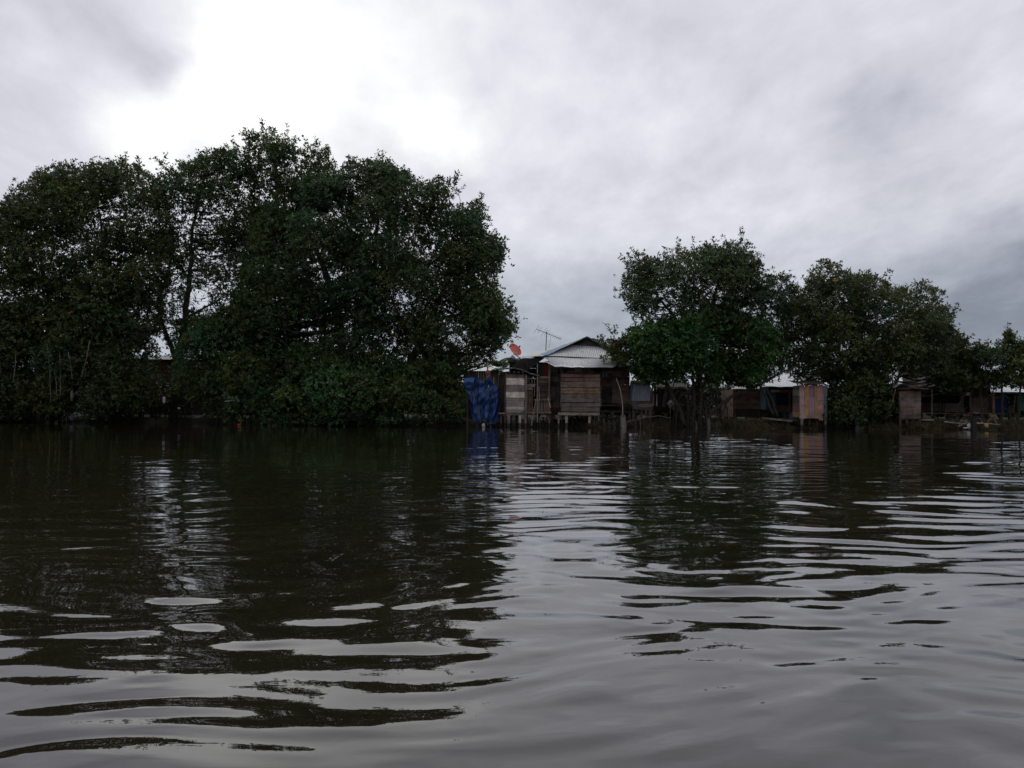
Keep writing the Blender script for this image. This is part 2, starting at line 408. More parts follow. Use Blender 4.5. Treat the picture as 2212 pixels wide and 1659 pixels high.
def tree(label, crowns, trunks, loc, seed, tint=(.034, .052, .020), group='mangrove trees along the bank', roots=True, name='mangrove_tree', leaf=.185, limbs=True, hang=None, rootn=12):
    rs = np.random.default_rng(seed); rr = random.Random(seed)
    t = thing(name, label, 'tree' if name != 'mangrove_bush' else 'bush', loc, group)
    V_, C_ = [], []; wood = MB(); tp = []
    for tr in trunks:
        pts = [S(*p[:3]) for p in tr]; rad = [p[3] for p in tr]
        # refine and wobble
        P2, R2 = [], []
        for i in range(len(pts)-1):
            for q in range(5):
                u = q/5; w = .04*math.sin(i*5+q*1.7+seed)
                P2.append(pts[i].lerp(pts[i+1], u) + Vector((w, w*.7, 0))); R2.append(rad[i]*(1-u)+rad[i+1]*u)
        P2.append(pts[-1]); R2.append(rad[-1])
        wood.tube(P2, R2, 8, (.075, .062, .05))
        tp += [(p, r) for p, r in zip(P2, R2)]
    for cr in crowns:
        poly, D, depth = cr['poly'], cr['D'], cr['depth']; dens = cr.get('dens', 1.0); holes = cr.get('holes', [])
        A = np.array(poly, float); mn, mx = A.min(0), A.max(0); ppm = FPX/D
        cand = rs.uniform(mn, mx, (60000, 2)); cand = cand[in_poly(cand, poly)]
        area = (mx-mn).prod()*len(cand)/60000/ppm**2
        ed = edge_dist(cand, poly)/ppm; dm = max(ed.max(), .3)
        npf = int(area*cr.get('puffs', 3.4)) + 6
        # mixture: half favour the edge zone
        wgt = np.where(ed < 1.2, 1.5, .8); idx = rs.choice(len(cand), npf, replace=False, p=wgt/wgt.sum())
        pc, e = cand[idx], ed[idx]
        rmx = cr.get('rmax', 1.35); rad = np.clip(e*.95+.12, .28 if rmx > .6 else .18, rs.uniform(min(.65, rmx*.7), rmx, npf))
        prof = np.sqrt(np.clip(1-(1-np.clip(e/dm*1.25, 0, 1))**2, .04, 1))
        yo = rs.uniform(-1, 1, npf)*depth/2*prof
        ctr = px2w(pc[:, 0], pc[:, 1], D+yo)
        tone = np.clip(rs.normal(1, .22, npf), .55, 1.6); warm = rs.normal(-.02, .13, npf)
        nr = np.maximum(3, (rad**2*(area*cr.get('ros', 275)*dens)/(rad**2).sum()).astype(int)); ids = np.repeat(np.arange(npf), nr); n = len(ids)
        d = rs.normal(size=(n, 3)); d[:, 2] = d[:, 2]*.9 + .35; d /= np.linalg.norm(d, axis=1)[:, None]
        rf = rs.uniform(.45, 1.08, n)**.6; tw = rs.random(n) < .12; rf = np.where(tw, rs.uniform(1.05, 1.5, n), rf)
        pos = ctr[ids] + d*(rad[ids]*rf)[:, None]*np.array([1, 1, .82])
        pp = w2px(pos); keep = np.ones(n, bool)
        for h in holes: keep &= ~(in_poly(pp, h[0]) & (rs.random(n) < h[1]))
        g = np.sin(pos[:, 0]*2.1+seed)*np.sin(pos[:, 2]*2.6+seed*2)*np.sin(pos[:, 1]*1.9)
        keep &= ~((g > cr.get('gap', .38)) & (rs.random(n) < .85)); keep &= pos[:, 2] > .03
        pos, d, ids = pos[keep], d[keep], ids[keep]; n = len(pos)
        base = np.array(cr.get('tint', tint))*1.6; base = base*np.array([1.10, 1.13, .80]); cc = base[None]*tone[ids][:, None]
        cc = cc*np.stack([1+warm[ids]*1.2, np.ones(n), 1-warm[ids]], 1)
        cc = cc*rs.uniform(.85, 1.2, n)[:, None]
        yl = rs.random(n) < .0015; cc[yl] = (.42, .17, .02); br = rs.random(n) < .03; cc[br] = (.07, .05, .025)
        ax = d*.7 + np.array([0, 0, .75]) + rs.normal(size=(n, 3))*.35
        V, F, C = make_leaves(pos, ax, np.full(n, cr.get('leaf', leaf))*rs.uniform(.8, 1.15, n), cc, 6, rs)
        V_.append(V); C_.append(C)
        # leafy shoots standing out of the upper outline
        if cr.get('shoots', 1):
            sp, sx, sc2 = [], [], []
            for i in range(len(poly)):
                a = np.array(poly[i], float); b = np.array(poly[(i+1) % len(poly)], float); L = np.hypot(*(b-a))
                if L < 1: continue
                nn = np.array([(b-a)[1], -(b-a)[0]])/L
                if in_poly(((a+b)/2+nn*1.5)[None], poly)[0]: nn = -nn
                if nn[1] > .15: continue
                for _ in range(rs.poisson(L/ppm*cr.get('shoot_rate', 1.5))):
                    q = a+(b-a)*rs.random()-nn*ppm*.25; st = px2w(q[:1], q[1:2], D+rs.uniform(-.3, .3)*depth*.5)[0]
                    if st[2] < .8: continue
                    d3 = np.array([nn[0]*.7+rs.normal(0, .3), rs.normal(0, .35), -nn[1]*.7+.55]); d3 /= np.linalg.norm(d3); ln = rs.uniform(.25, .85)**1.2
                    k = int(3+ln*9)
                    for j in range(k):
                        u = (j+1)/k; sp.append(st+d3*ln*u+np.array([0, 0, .12*u*u])+rs.normal(size=3)*.045); sx.append(d3+rs.normal(size=3)*.25); sc2.append(base*rs.uniform(.8, 1.35))
                    wood.tube([st-d3*.3, st+d3*ln*.6, st+d3*ln+np.array([0, 0, .1])], [.014, .009, .004], 3, (.085, .072, .055), cap=False)
            if sp:
                V, F, C = make_leaves(np.array(sp), np.array(sx), np.full(len(sp), cr.get('leaf', leaf)*1.0), np.array(sc2), 5, rs); V_.append(V); C_.append(C)
        if limbs and tp:
            for i in range(npf):
                c0 = Vector(ctr[i]); best = min(tp, key=lambda q: (q[0]-c0).length + (4 if q[0].z > c0.z-.15 else 0))
                if rr.random() < .62:
                    a = best[0]; L = (c0-a).length
                    mid = a.lerp(c0, .5) + Vector((rr.uniform(-.1, .1), rr.uniform(-.1, .1), -.10))*L
                    q1 = a.lerp(mid, .5)+Vector((rr.uniform(-.05, .05), 0, rr.uniform(-.05, .05)))*L; q2 = mid.lerp(c0, .5)+Vector((rr.uniform(-.06, .06), 0, rr.uniform(-.06, .06)))*L
                    r0 = min(best[1]*.6, .018+.014*L); wood.tube([a, q1, mid, q2, c0], [r0, r0*.85, r0*.7, r0*.5, r0*.35], 5, (.07, .06, .05), cap=False)
                js = np.where(ids == i)[0]
                if len(js):
                    for j in rs.choice(js, min(len(js), 7), replace=False):
                        p1 = Vector(pos[j]); m2 = c0.lerp(p1, .5)+Vector((rr.uniform(-.08, .08), rr.uniform(-.08, .08), -.05)); wood.tube([c0, m2, p1], [.014, .009, .005], 3, (.085, .072, .055), cap=False)
    V = np.concatenate(V_); C = np.concatenate(C_); F = np.arange(len(V)).reshape(-1, 4)
    from_np('crown', V, F, C, LEAF, t); pass
    if wood.v: wood.build('trunk', BARK, t, smooth=True)
    if roots and trunks:
        for tr in trunks:
                b0 = S(*tr[0][:3])
                if b0.z > .9: continue
                m = MB()
                for k in range(rootn):
                    a = rr.uniform(0, 6.28); h = rr.uniform(.35, 1.9); rch = rr.uniform(.4, 1.3)*(.5+h*.5); top = Vector((b0.x+rr.uniform(-.08, .08), b0.y+rr.uniform(-.08, .08), h))
                    e = Vector((b0.x+math.cos(a)*rch, b0.y+math.sin(a)*rch*.7, -.4)); m1 = Vector((top.x*.45+e.x*.55, top.y*.45+e.y*.55, h*1.02)); m2 = Vector((top.x*.1+e.x*.9, top.y*.1+e.y*.9, h*.6))
                    r0 = rr.uniform(.015, .035); m.tube([top, m1, m2, e], [r0*1.2, r0, r0, r0*.8], 5, (.06, .05, .042))
                m.build('prop_roots', BARK, t, smooth=True)
    if hang:
        for (x0, y0, x1, y1, D) in hang:
            m = MB(); a, b_ = S(x0, y0, D), S(x1, y1, D); m.tube([a, a.lerp(b_, .5)+Vector((.04, 0, 0)), b_], [.022, .019, .016], 5, (.24, .20, .15)); m.build('aerial_root', BARK, t)
    return t
# ================================================================= BUILDINGS
def prow(mb, D, x0, y0, x1, y1, c, th=.025, off=0.0, jit=.006):
    p, q = S(x0, y0, D), S(x1, y1, D); o_ = off + rnd.uniform(0, .008)
    mb.box(p.x, q.x, D - o_ - th, D - o_, q.z, p.z, c, jit)
def vary(c, a=.18):
    k = rnd.uniform(1-a, 1+a); w = rnd.uniform(-.05, .05); return (c[0]*k*(1+w), c[1]*k, c[2]*k*(1-w))
BR = (.19, .145, .12); RB = (.17, .115, .095); GR = (.22, .20, .19); DK = (.085, .07, .06); YB = (.26, .20, .13); PU = (.17, .145, .145); LT = (.40, .37, .34)
def hwall(mb, D, x0, y0, x1, y1, n, cols, gap=.006, th=.025, off=0.0):
    """horizontal boards filling a front-facing rectangle given at distance D"""
    p, q = S(x0, y0, D), S(x1, y1, D); h = (p.z - q.z) / n; z = q.z
    for i in range(n):
        hh = h*rnd.uniform(.85, 1.15) if i < n-1 else p.z - z
        hh = min(hh, p.z - z)
        if hh < .02: break
        c = vary(cols[i % len(cols)]); o_ = off + rnd.uniform(0, .012)
        if p.x - q.x and rnd.random() < .4:
            xm = p.x + (q.x-p.x)*rnd.uniform(.3, .7)
            mb.box(p.x, xm-.004, D-o_-th, D-o_, z+gap/2, z+hh-gap/2, c, .004); mb.box(xm+.004, q.x, D-o_-th-.004, D-o_-.004, z+gap/2, z+hh-gap/2, vary(c), .004)
        else: mb.box(p.x, q.x, D-o_-th, D-o_, z+gap/2, z+hh-gap/2, c, .005)
        z += hh
def vwall(mb, D, x0, y0, x1, y1, n, cols, gap=.012, th=.022, off=0.0, rag=.03):
    p, q = S(x0, y0, D), S(x1, y1, D); w = (q.x - p.x) / n
    for i in range(n):
        o_ = off + rnd.uniform(0, .01)
        mb.box(p.x+i*w+gap/2, p.x+(i+1)*w-gap/2, D-o_-th, D-o_, q.z-rnd.uniform(0, rag), p.z+rnd.uniform(0, rag), vary(cols[i % len(cols)]), .004)
def swall(mb, X, D0, D1, z0, z1, n, cols, th=.025):
    """side wall of horizontal boards running away from the viewer"""
    h = (z1-z0)/n
    for i in range(n):
        o_ = rnd.uniform(0, .008); mb.box(X-o_, X-o_+th, D0, D1, z0+i*h+.006, z0+(i+1)*h-.006, vary(cols[i % len(cols)]), .0)
def post(parent, x, y, z0, z1, w, c, name='stilt', lean=0.0, mat=None, rnd_=False):
    m = MB(); a = (x, y, z0); b = (x+lean, y, z1)
    if rnd_: m.tube([a, ((x+lean*.5)+.01, y, (z0+z1)/2), b], [w*.55, w*.5, w*.45], 7, c)
    else: m.beam(a, b, w, w, c)
    return m.build(name, mat or WOODV, parent)
# ---------------------------------------------------------------- main house
D = 49.2
g = S(1260, 890, D)
house = thing('stilt_house', 'large plank stilt house with a grey hipped zinc roof edged in blue', 'house', (g.x, D, .1))
ZG = (.46, .47, .47); ZL = (.62, .63, .64)
fl, fr_ = S(1173.5, 768.8, D-.5), S(1376, 775, D-.5)
bl = S(1123, 772, 52.2); ap = S(1267, 729.5, 51.2); gl = S(1229, 745.5, 50.6); grr = S(1303, 746, 50.6)
zap = ap.z; back = Vector((fr_.x+.3, 54, bl.z)); rend = Vector((ap.x+.0, 51.9, zap+.02))
m = MB(); m.corr_trap(fl, fr_, gl+Vector((0, 0, -.04)), grr+Vector((0, 0, -.04)), ZG); m.build('roof_front', ZINC, house)
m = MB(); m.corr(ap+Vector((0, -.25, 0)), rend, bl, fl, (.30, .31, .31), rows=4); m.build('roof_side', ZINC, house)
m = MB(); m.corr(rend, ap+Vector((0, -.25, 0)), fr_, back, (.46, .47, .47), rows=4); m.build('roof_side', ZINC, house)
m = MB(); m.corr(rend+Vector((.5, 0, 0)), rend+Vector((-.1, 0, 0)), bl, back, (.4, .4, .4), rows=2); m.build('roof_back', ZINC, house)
# blue hip flashing
m = MB(); BL = (.11, .30, .42)
def strip(m, a, b, wa, wb, c, up=.05):
    a = Vector(a)+Vector((0, -.03, up)); b = Vector(b)+Vector((0, -.03, up)); m.quad(a-Vector(wa)/2, a+Vector(wa)/2, b+Vector(wb)/2, b-Vector(wb)/2, c)
strip(m, gl, fl, (.40, 0, 0), (.40, 0, 0), BL); m.build('hip_flashing', PLASTIC, house)
m = MB(); strip(m, grr, fr_, (.35, 0, 0), (.35, 0, 0), BL); m.build('hip_flashing', PLASTIC, house)
# gablet
m = MB(); a = gl+Vector((.05, .02, -.05)); b = grr+Vector((-.02, .02, -.05)); c = ap+Vector((0, -.1, -.04))
m.add([a, b, c, a+Vector((0, .25, 0)), b+Vector((0, .25, 0)), c+Vector((0, .25, 0))], [(0, 1, 2), (5, 4, 3), (0, 3, 4, 1), (1, 4, 5, 2), (2, 5, 3, 0)], (.04, .04, .045)); m.build('gablet', WOODH, house)
for (p, q) in ((ap, gl), (ap, grr)):
    m = MB(); m.beam(p+Vector((0, -.3, .03)), q+Vector((0, -.12, .02)), .05, .12, (.10, .10, .11)); m.build('bargeboard', WOODH, house)
# walls
wl, wr = 1190.6, 1360; zf = S(0+1106, 884, D).z
m = MB(); hwall(m, D, wl, 793, 1212, 891, 9, [DK, BR, (.11, .105, .095), BR, PU]); hwall(m, D, 1212, 790, wr, 812, 2, [BR, DK])
hwall(m, D, 1212, 812, 1300, 880, 6, [DK, BR]); hwall(m, D, 1300, 806, 1322, 845, 4, [DK, (.12, .10, .085)]); hwall(m, D, 1322, 806, wr, 831, 3, [RB, DK]); hwall(m, D, 1322, 831, wr, 872, 4, [BR, (.17, .13, .10), BR, (.15, .11, .09)])
hwall(m, D+.02, 1300, 845, 1322, 871, 2, [(.045, .045, .05)]); m.build('front_wall', WOODH, house)
m = MB(); X = S(wl, 850, D).x; swall(m, X, D, 54.3, zf, fl.z-.05, 14, [DK, BR, (.10, .08, .07)]); m.build('side_wall', WOODH, house)
m = MB(); X = S(wr, 850, D).x; swall(m, X-.03, D, 54.3, zf, fl.z-.05, 14, [DK, BR]); m.box(S(wl, 0, D).x, X, 54.3, 54.33, zf, fl.z, DK); m.box(S(wl, 0, D).x, X, D+.02, 54.3, zf-.12, zf-.06, DK); m.build('back_wall', WOODH, house)
for xx in (1217, 1242, 1262, 1284):
    m = MB(); prow(m, D, xx, 796, xx+rnd.uniform(6, 16), 805, rnd.choice([(.28, .27, .25), (.02, .02, .02), (.24, .21, .18), (.015, .015, .015)]), off=.04); m.build('window', WOODH, house)
m = MB(); prow(m, D, 1204, 796, 1208.5, 808, (.012, .01, .01), off=.045); m.build('window', WOODH, house)
m = MB(); prow(m, D, 1291, 874, 1362, 877.5, (.10, .085, .075), .12); m.build('floor_beam', WOODH, house)
for xx in (1193, 1225, 1256, 1300, 1322, 1345, 1360):
    for dd in (.1, 3.2):
        p = S(xx, 880, D+dd); post(house, p.x, D+dd, -.3, zf-.05, .13, (.11, .09, .075))
# side porch with curtain
m = MB(); hwall(m, D-.3, 1160, 814, 1190, 862, 8, [RB, (.20, .165, .15), (.15, .10, .085), (.19, .15, .14), RB, DK, (.18, .15, .145)], gap=.015); prow(m, D-.25, 1158, 786, 1189, 862, (.02, .018, .016), .02); hwall(m, D-.3, 1184, 784, 1190, 814, 4, [BR, (.24, .2, .18)]); m.build('porch_wall', WOODH, house)
m = MB(); prow(m, D-.32, 1173.5, 786, 1183.5, 813, (.12, .012, .014), .015); 
m.build('curtain', CLOTH, house, label='dark red curtain filling the porch window')
m = MB(); prow(m, D-.3, 1168, 813, 1188, 816.5, (.32, .28, .26), .06); m.build('window_sill', WOODH, house)
p = S(1190.5, 0, D-.4); m = MB(); m.beam((p.x, D-.45, S(0, 893, D).z), (p.x, D-.45, S(0, 792, D).z), .07, .07, (.30, .27, .25)); m.build('corner_post', WOODV, house)
# lean-to roof falling to the left, coloured near-black as the wall's shadow
m = MB(); a0 = bl+Vector((.1, -.3, -.07)); b0 = Vector((fl.x+.1, D-.2, fl.z-.06)); z_ = S(1098, 797, 51).z
m.corr(a0, b0, b0+Vector((-1.0, .3, -.75)), Vector((S(1098, 797, 51).x, 51.4, z_)), (.035, .032, .03), rows=3); m.build('leanto_roof', WOODH, house, label='lean-to sheet sloping down to the left, blackened for the shade there')
m = MB(); hwall(m, 52.6, 1100, 782, 1186, 880, 8, [(.035, .03, .028)]); m.build('leanto_wall', WOODH, house)  # boards coloured near-black for the unlit porch interior
for xx in (1139, 1163):
    p = S(xx, 800, 49.5); post(house, p.x, 49.5, -.2, S(xx, 776 if xx > 1150 else 780, 49.5).z, .08, (.10, .08, .07), 'porch_post')
# front zinc awnings
m = MB(); m.corr(S(1174, 771.5, D-.55), S(1357, 776, D-.55), S(1322, 794, 47.35), S(1200, 792, 47.4), ZL, rows=3, pitch=.085, amp=.016); m.build('awning', ZINC, house, label='pale corrugated zinc awning above the plank box')
m = MB(); m.corr(S(1173, 779, D-.75)+Vector((0, 0, -.02)), S(1235, 783, D-.75), S(1262, 793.6, 47.25), S(1199, 791.8, 47.3), (.66, .67, .68), rows=3, pitch=.085); m.build('awning', ZINC, house, label='short bright zinc sheet lapped under the left end of the awning')
m = MB(); m.corr(S(1300, 777, D-.6), S(1356, 777, D-.6), S(1379, 790, 48.0), S(1318, 785, 48.1), (.6, .61, .62), rows=3); m.build('awning', ZINC, house, label='zinc sheet under the leaves at the right end')
# ---------------------------------------------------------------- plank box in front
D2 = 47.5; g = S(1254, 897, D2)
shed = thing('stilt_shed', 'square brown plank box on pale stilts in front of the hipped house', 'shed', (g.x, D2, .1))
m = MB()
for (y0, y1, c) in ((808.8, 816, (.15, .105, .085)), (816.3, 824, RB), (824.3, 837.5, (.20, .165, .135)), (837.8, 844.5, (.27, .20, .125)), (844.8, 850.7, (.25, .19, .125)), (851, 860, (.17, .14, .135)), (860.3, 870, (.19, .165, .16)), (870.3, 879, (.17, .145, .14)), (879.3, 889.6, PU)):
    if y0 in (851, 816.3): prow(m, D2, 1211.5, y0, 1262, y1, vary(c, .06)); prow(m, D2, 1262.3, y0, 1296.5, y1, vary(c, .1))
    else: prow(m, D2, 1211.5+rnd.uniform(-.8, .8), y0, 1296.5+rnd.uniform(-1, 1), y1-.35, c, jit=.014)
m.box(S(1212, 850, D2).x, S(1296, 850, D2).x, D2+.012, D2+.02, S(1254, 889, D2).z, S(1254, 809, D2).z, (.02, .018, .016))
m.build('front_wall', WOODH, shed)
X0, X1 = S(1211.5, 850, D2).x, S(1296.5, 850, D2).x; zb, zt = S(1254, 889.6, D2).z, S(1254, 808.8, D2).z
m = MB(); swall(m, X0+.01, D2, D+-.05, zb, zt, 7, [DK, BR]); m.build('side_wall', WOODH, shed)
m = MB(); swall(m, X1-.03, D2, D-.05, zb, zt, 7, [DK, BR]); m.build('side_wall', WOODH, shed)
m = MB(); prow(m, D2, 1205, 891, 1294.5, 897.3, (.33, .30, .27), .12, .05); m.build('floor_beam', WOODH, shed)
m = MB(); m.box(X0, X1, D2+.02, D-.1, zb-.06, zb-.01, DK); m.build('floor', WOODH, shed)
for (xx, w, c, dd) in ((1224, .135, (.42, .38, .33), 0), (1272.5, .125, (.40, .36, .31), 0), (1206.5, .07, (.30, .27, .25), 0), (1214, .08, DK, .5), (1236, .07, DK, .9), (1251, .08, DK, 1.2), (1283, .06, (.2, .18, .16), .3), (1293, .06, (.22, .2, .18), .05), (1263, .06, (.18, .16, .14), .8)):
    p = S(xx, 900, D2+dd); post(shed, p.x, D2+dd, -.35, zb-.1, w, c, lean=rnd.uniform(-.04, .04))
# bits hanging on the wall beside it
def blobmesh(name, label, cat, px, py, D, w, h, d, c, mat, seed=0, parent=None):
    bmv = []; fs = []; rr = random.Random(seed); nu, nv = 14, 8; cpt = S(px, py, D)
    for j in range(nv+1):
        for i in range(nu):
            th = math.pi*j/nv; ph = 2*math.pi*i/nu; k = 1+.28*math.sin(3*ph+seed)*math.sin(th)+.2*math.sin(5*th+seed*2+ph)+rr.uniform(-.06, .06)
            bmv.append((cpt.x+w/2*k*math.sin(th)*math.cos(ph), D+d/2*k*math.sin(th)*math.sin(ph), cpt.z+h/2*k*math.cos(th)))
    for j in range(nv):
        for i in range(nu): fs.append((j*nu+i, j*nu+(i+1) % nu, (j+1)*nu+(i+1) % nu, (j+1)*nu+i))
    V = np.array(bmv); C = np.tile(np.array(c), (len(V), 1))
    o = from_np(name, V, fs, C, mat, smooth=True, label=label, cat=cat, loc=tuple(cpt)); return o
m = MB(); rr = random.Random(3)
for i in range(5):
    x = 1298+i*3.2; prow(m, 48.9, x, 804+rr.uniform(0, 2), x+3.6, 812+rr.uniform(0, 6), rr.choice([(.16, .17, .20), (.07, .08, .11), (.20, .20, .22)]), .03)
o = m.build('laundry', CLOTH, label='bluish grey clothes hung on the wall right of the plank box', cat='laundry')
# ---------------------------------------------------------------- antenna and dish
p0, p1 = S(1179, 757, 51.5), S(1181, 716, 51.5)
ant = thing('tv_antenna', 'thin metal aerial on a mast above the blue edged roof', 'antenna', tuple(p0))
AM = (.10, .10, .11)
m = MB(); m.tube([p0, p1], .022, 6, AM); m.build('mast', PLASTIC, ant)
m = MB(); a, b = S(1159, 711, 51.2), S(1211, 732, 51.8); m.tube([a, b], .016, 5, AM)
m.build('boom', PLASTIC, ant)
for i, (u, L) in enumerate(((0, .42), (.12, .30), (.30, .46), (.38, .30), (.46, .36), (.54, .22), (.62, .20), (.70, .18), (.78, .17), (.86, .16), (.94, .15), (1, .15))):
    c = a.lerp(b, u); v = Vector((.35, .62, .55)).normalized()*L; m = MB(); m.tube([c-v, c+v], .008, 4, AM); m.build('element', PLASTIC, ant)
m = MB(); m.tube([S(1190, 727, 51.5), S(1188, 740, 51.5), S(1186, 752, 51.5)], .007, 4, AM); m.build('cable', PLASTIC, ant)
cd = S(1113.5, 754.5, 51); base = S(1124, 774, 51.2)
dish = thing('satellite_dish', 'red satellite dish tilted beside the left roof corner', 'satellite dish', tuple(base))
nrm = Vector((.50, -.62, .60)).normalized(); ux = nrm.cross(Vector((0, 0, 1))).normalized(); uy = ux.cross(nrm)
m = MB(); V = []; N = 28
for j in range(7):
    r = j/6
    for i in range(N):
        w = 2*math.pi*i/N; V.append(cd + ux*math.cos(w)*r*.36 + uy*math.sin(w)*r*.42 + nrm*(r*r*.07-.07))
F = [(j*N+i, j*N+(i+1) % N, (j+1)*N+(i+1) % N, (j+1)*N+i) for j in range(6) for i in range(N)]
m.add(V, F, (.93, .15, .09)); n1 = len(V)
V2 = [p - nrm*.012 for p in V]; m.add(V2, [f[::-1] for f in F], (.35, .05, .04))
m.add([V[6*N+i] for i in range(N)]+[V2[6*N+i] for i in range(N)], [(i, (i+1) % N, N+(i+1) % N, N+i) for i in range(N)], (.55, .05, .04)); m.build('reflector', PLASTIC, dish, smooth=True)
# pale worn lettering-like emblem on the dish
m = MB()
for (u, v, u2, v2) in ((-.12, .05, -.02, .12), (-.02, .12, -.05, .0), (-.05, 0, .05, .09), (.05, .09, .03, -.02), (-.16, -.02, -.10, .03), (.07, .02, .13, .08), (-.1, -.06, 0, -.03)):
    P_ = lambda s_, t_: cd + ux*s_ + uy*t_ + nrm*(((s_/.36)**2+(t_/.42)**2)*.07-.07+.006)
    m.beam(P_(u, v), P_(u2, v2), .022, .006, (.75, .62, .58))
m.build('emblem', PLASTIC, dish)
m = MB(); fo = cd + nrm*.36 - uy*.10; m.tube([cd-uy*.40+nrm*0, fo-uy*.05], .014, 5, (.5, .2, .18)); m.build('feed_arm', PLASTIC, dish)
m = MB(); m.tube([fo-nrm*.05, fo+nrm*.06], [.03, .04], 8, (.16, .15, .16)); m.build('receiver', PLASTIC, dish)
m = MB(); m.tube([cd-nrm*.08, cd-nrm*.18+Vector((0, 0, -.12)), base], .026, 6, (.3, .1, .09)); m.build('mount', PLASTIC, dish)
# ---------------------------------------------------------------- white plank latrine (turned a little to the right)
D3 = 46.9; g = S(1112, 893, D3); rz = R(17)
lat = thing('latrine', 'narrow latrine of mottled white and grey boards beside the blue tarpaulin', 'latrine', (g.x, D3, .1), 'waterside latrines', rz)
def z3(py): return S(1112, py, D3).z - .1
m = MB(); m.local = True; w2 = .49
for (y0, y1, c) in ((808.5, 816, (.22, .19, .17)), (816.4, 831.5, (.78, .75, .68)), (831.9, 846.3, (.27, .235, .22)), (846.7, 859.0, (.80, .78, .71)), (859.4, 864.5, (.30, .27, .25)), (864.9, 877.6, (.32, .29, .275)), (878, 884.3, (.52, .49, .45)), (884.7, 891.5, (.30, .29, .27))):
    if y0 == 816.4: m.box(-w2, .16, -.03, 0, z3(y1), z3(y0), c, .005); m.box(.165, w2, -.028, .002, z3(y1), z3(y0), vary(c, .05), .004)
    else: m.box(-w2+rnd.uniform(-.01, .01), w2+rnd.uniform(-.01, .01), -.03-rnd.uniform(0, .006), 0, z3(y1), z3(y0), c, .008)
m.build('front_wall', WOODH, lat)
for sx in (-1, 1):
    m = MB(); m.local = True
    for i in range(9):
        h = (z3(806)-z3(891))/9; c = (.11, .095, .085) if sx < 0 else BR; m.box(sx*w2-.012, sx*w2+.012, .03, 1.02, z3(891)+i*h, z3(891)+(i+1)*h-.012, vary(c))
    m.build('side_wall', WOODH, lat)
m = MB(); m.local = True; m.box(-w2, w2, .98, 1.0, z3(891), z3(806), DK); m.build('back_wall', WOODH, lat)
for (xx, yy, wq, c) in ((.53, -.07, .09, (.22, .19, .17)), (-.53, -.04, .07, DK), (-.53, .98, .07, DK)):
    m = MB(); m.local = True; m.beam((xx, yy, -.5), (xx+.02, yy, z3(809)), wq, wq, c); m.build('corner_post', WOODV, lat)
for (xx, yy, wq, c) in ((-.34, 0, .16, (.20, .18, .16)), (.26, 0, .11, (.50, .47, .42)), (.05, .9, .1, DK), (.4, .95, .1, DK), (-.46, .5, .09, DK)):
    m = MB(); m.local = True; m.beam((xx, yy, -.5), (xx, yy, z3(896)), wq, wq, c); m.build('stilt', WOODV, lat)
m = MB(); m.local = True; m.box(-.62, .62, -.06, .06, z3(897.5), z3(892.5), (.16, .14, .13), .01); m.build('floor_beam', WOODH, lat)
m = MB(); m.local = True; nU, nVv = 18, 6
for j in range(nVv+1):
    for i in range(nU+1):
        u = i/nU; v = j/nVv; x = -.95+2.15*u; z = z3(797)+.10*math.sin(math.pi*min(1, u*1.25))*1.0 - .42*max(0, u-.42)**1.15*1.2 + .02*math.sin(i*2.1+j*1.3) - .05*(1-v); m.v.append((x, -.28+1.5*v, z)); m.c.append((.13, .125, .12))
for j in range(nVv):
    for i in range(nU): a = j*(nU+1)+i; m.f.append((a, a+1, a+nU+2, a+nU+1))
nv0 = len(m.v); m.v += [(x, y, z-.05) for x, y, z in m.v]; m.c += m.c[:nv0]; m.f += [tuple(q+nv0 for q in f[::-1]) for f in m.f]
for i in range(nU): m.f.append((i, nv0+i, nv0+i+1, i+1))
m.build('roof', simple('tar_paper', .8, (6, .5, 1.6)), lat, label='sagging tar paper roof')
for xx in (-.35, -.1, .12, .34):
    m = MB(); m.local = True; m.box(xx-.04, xx+.04, -.22, 1.0, z3(806.5), z3(802.5), (.12, .10, .09)); m.build('rafter', WOODH, lat)
# bench plank left of it
m = MB(); prow(m, 46.9, 1075, 891.6, 1091, 894, (.25, .23, .21), .3); prow(m, 46.9, 1081, 894, 1084, 921, DK, .08, .1); m.build('plank_bench', WOODH, label='small plank ledge between the tarpaulin and the white latrine', cat='bench')
# ---------------------------------------------------------------- walkway with slats
D4 = 47.3; g = S(1160, 892, D4)
wk = thing('slatted_walkway', 'rickety walkway with upright slats between the white latrine and the plank box', 'walkway', (g.x, D4, .1))
m = MB(); prow(m, D4, 1135, 829.5, 1155.5, 836, (.33, .28, .25), .03, .05); m.build('rail', WOODH, wk)
m = MB(); prow(m, D4, 1135, 836.5, 1150, 842.5, (.28, .235, .215), .03, .05); m.build('rail', WOODH, wk)
m = MB(); prow(m, D4, 1153, 862, 1190, 865, (.22, .18, .165), .05, .04); m.build('rail', WOODH, wk)
for (x, y0, y1, w, c) in ((1137.5, 811, 829, 3, DK), (1143, 812, 829, 2.4, BR), (1149, 814, 829, 2.2, (.30, .25, .22)), (1154.5, 815, 856, 1.8, (.24, .2, .18)), (1139, 843, 888, 4, (.20, .15, .12)), (1144, 843, 888, 4.5, (.18, .14, .10)), (1149, 838, 888, 3.6, (.17, .105, .075)), (1138, 873, 889, 8, (.20, .14, .125)), (1157, 866, 890, 4, RB), (1163, 865, 890, 5, (.13, .10, .09)), (1170, 865, 890, 5, (.17, .14, .125)), (1176, 865, 890, 4, (.15, .12, .105)), (1181, 865, 890, 4, (.17, .10, .08)), (1186, 864, 890, 4, (.18, .15, .13))):
    m = MB(); prow(m, D4+.03, x-w/2, y0, x+w/2, y1, vary(c, .1), .02); m.build('slat_board', WOODV, wk)
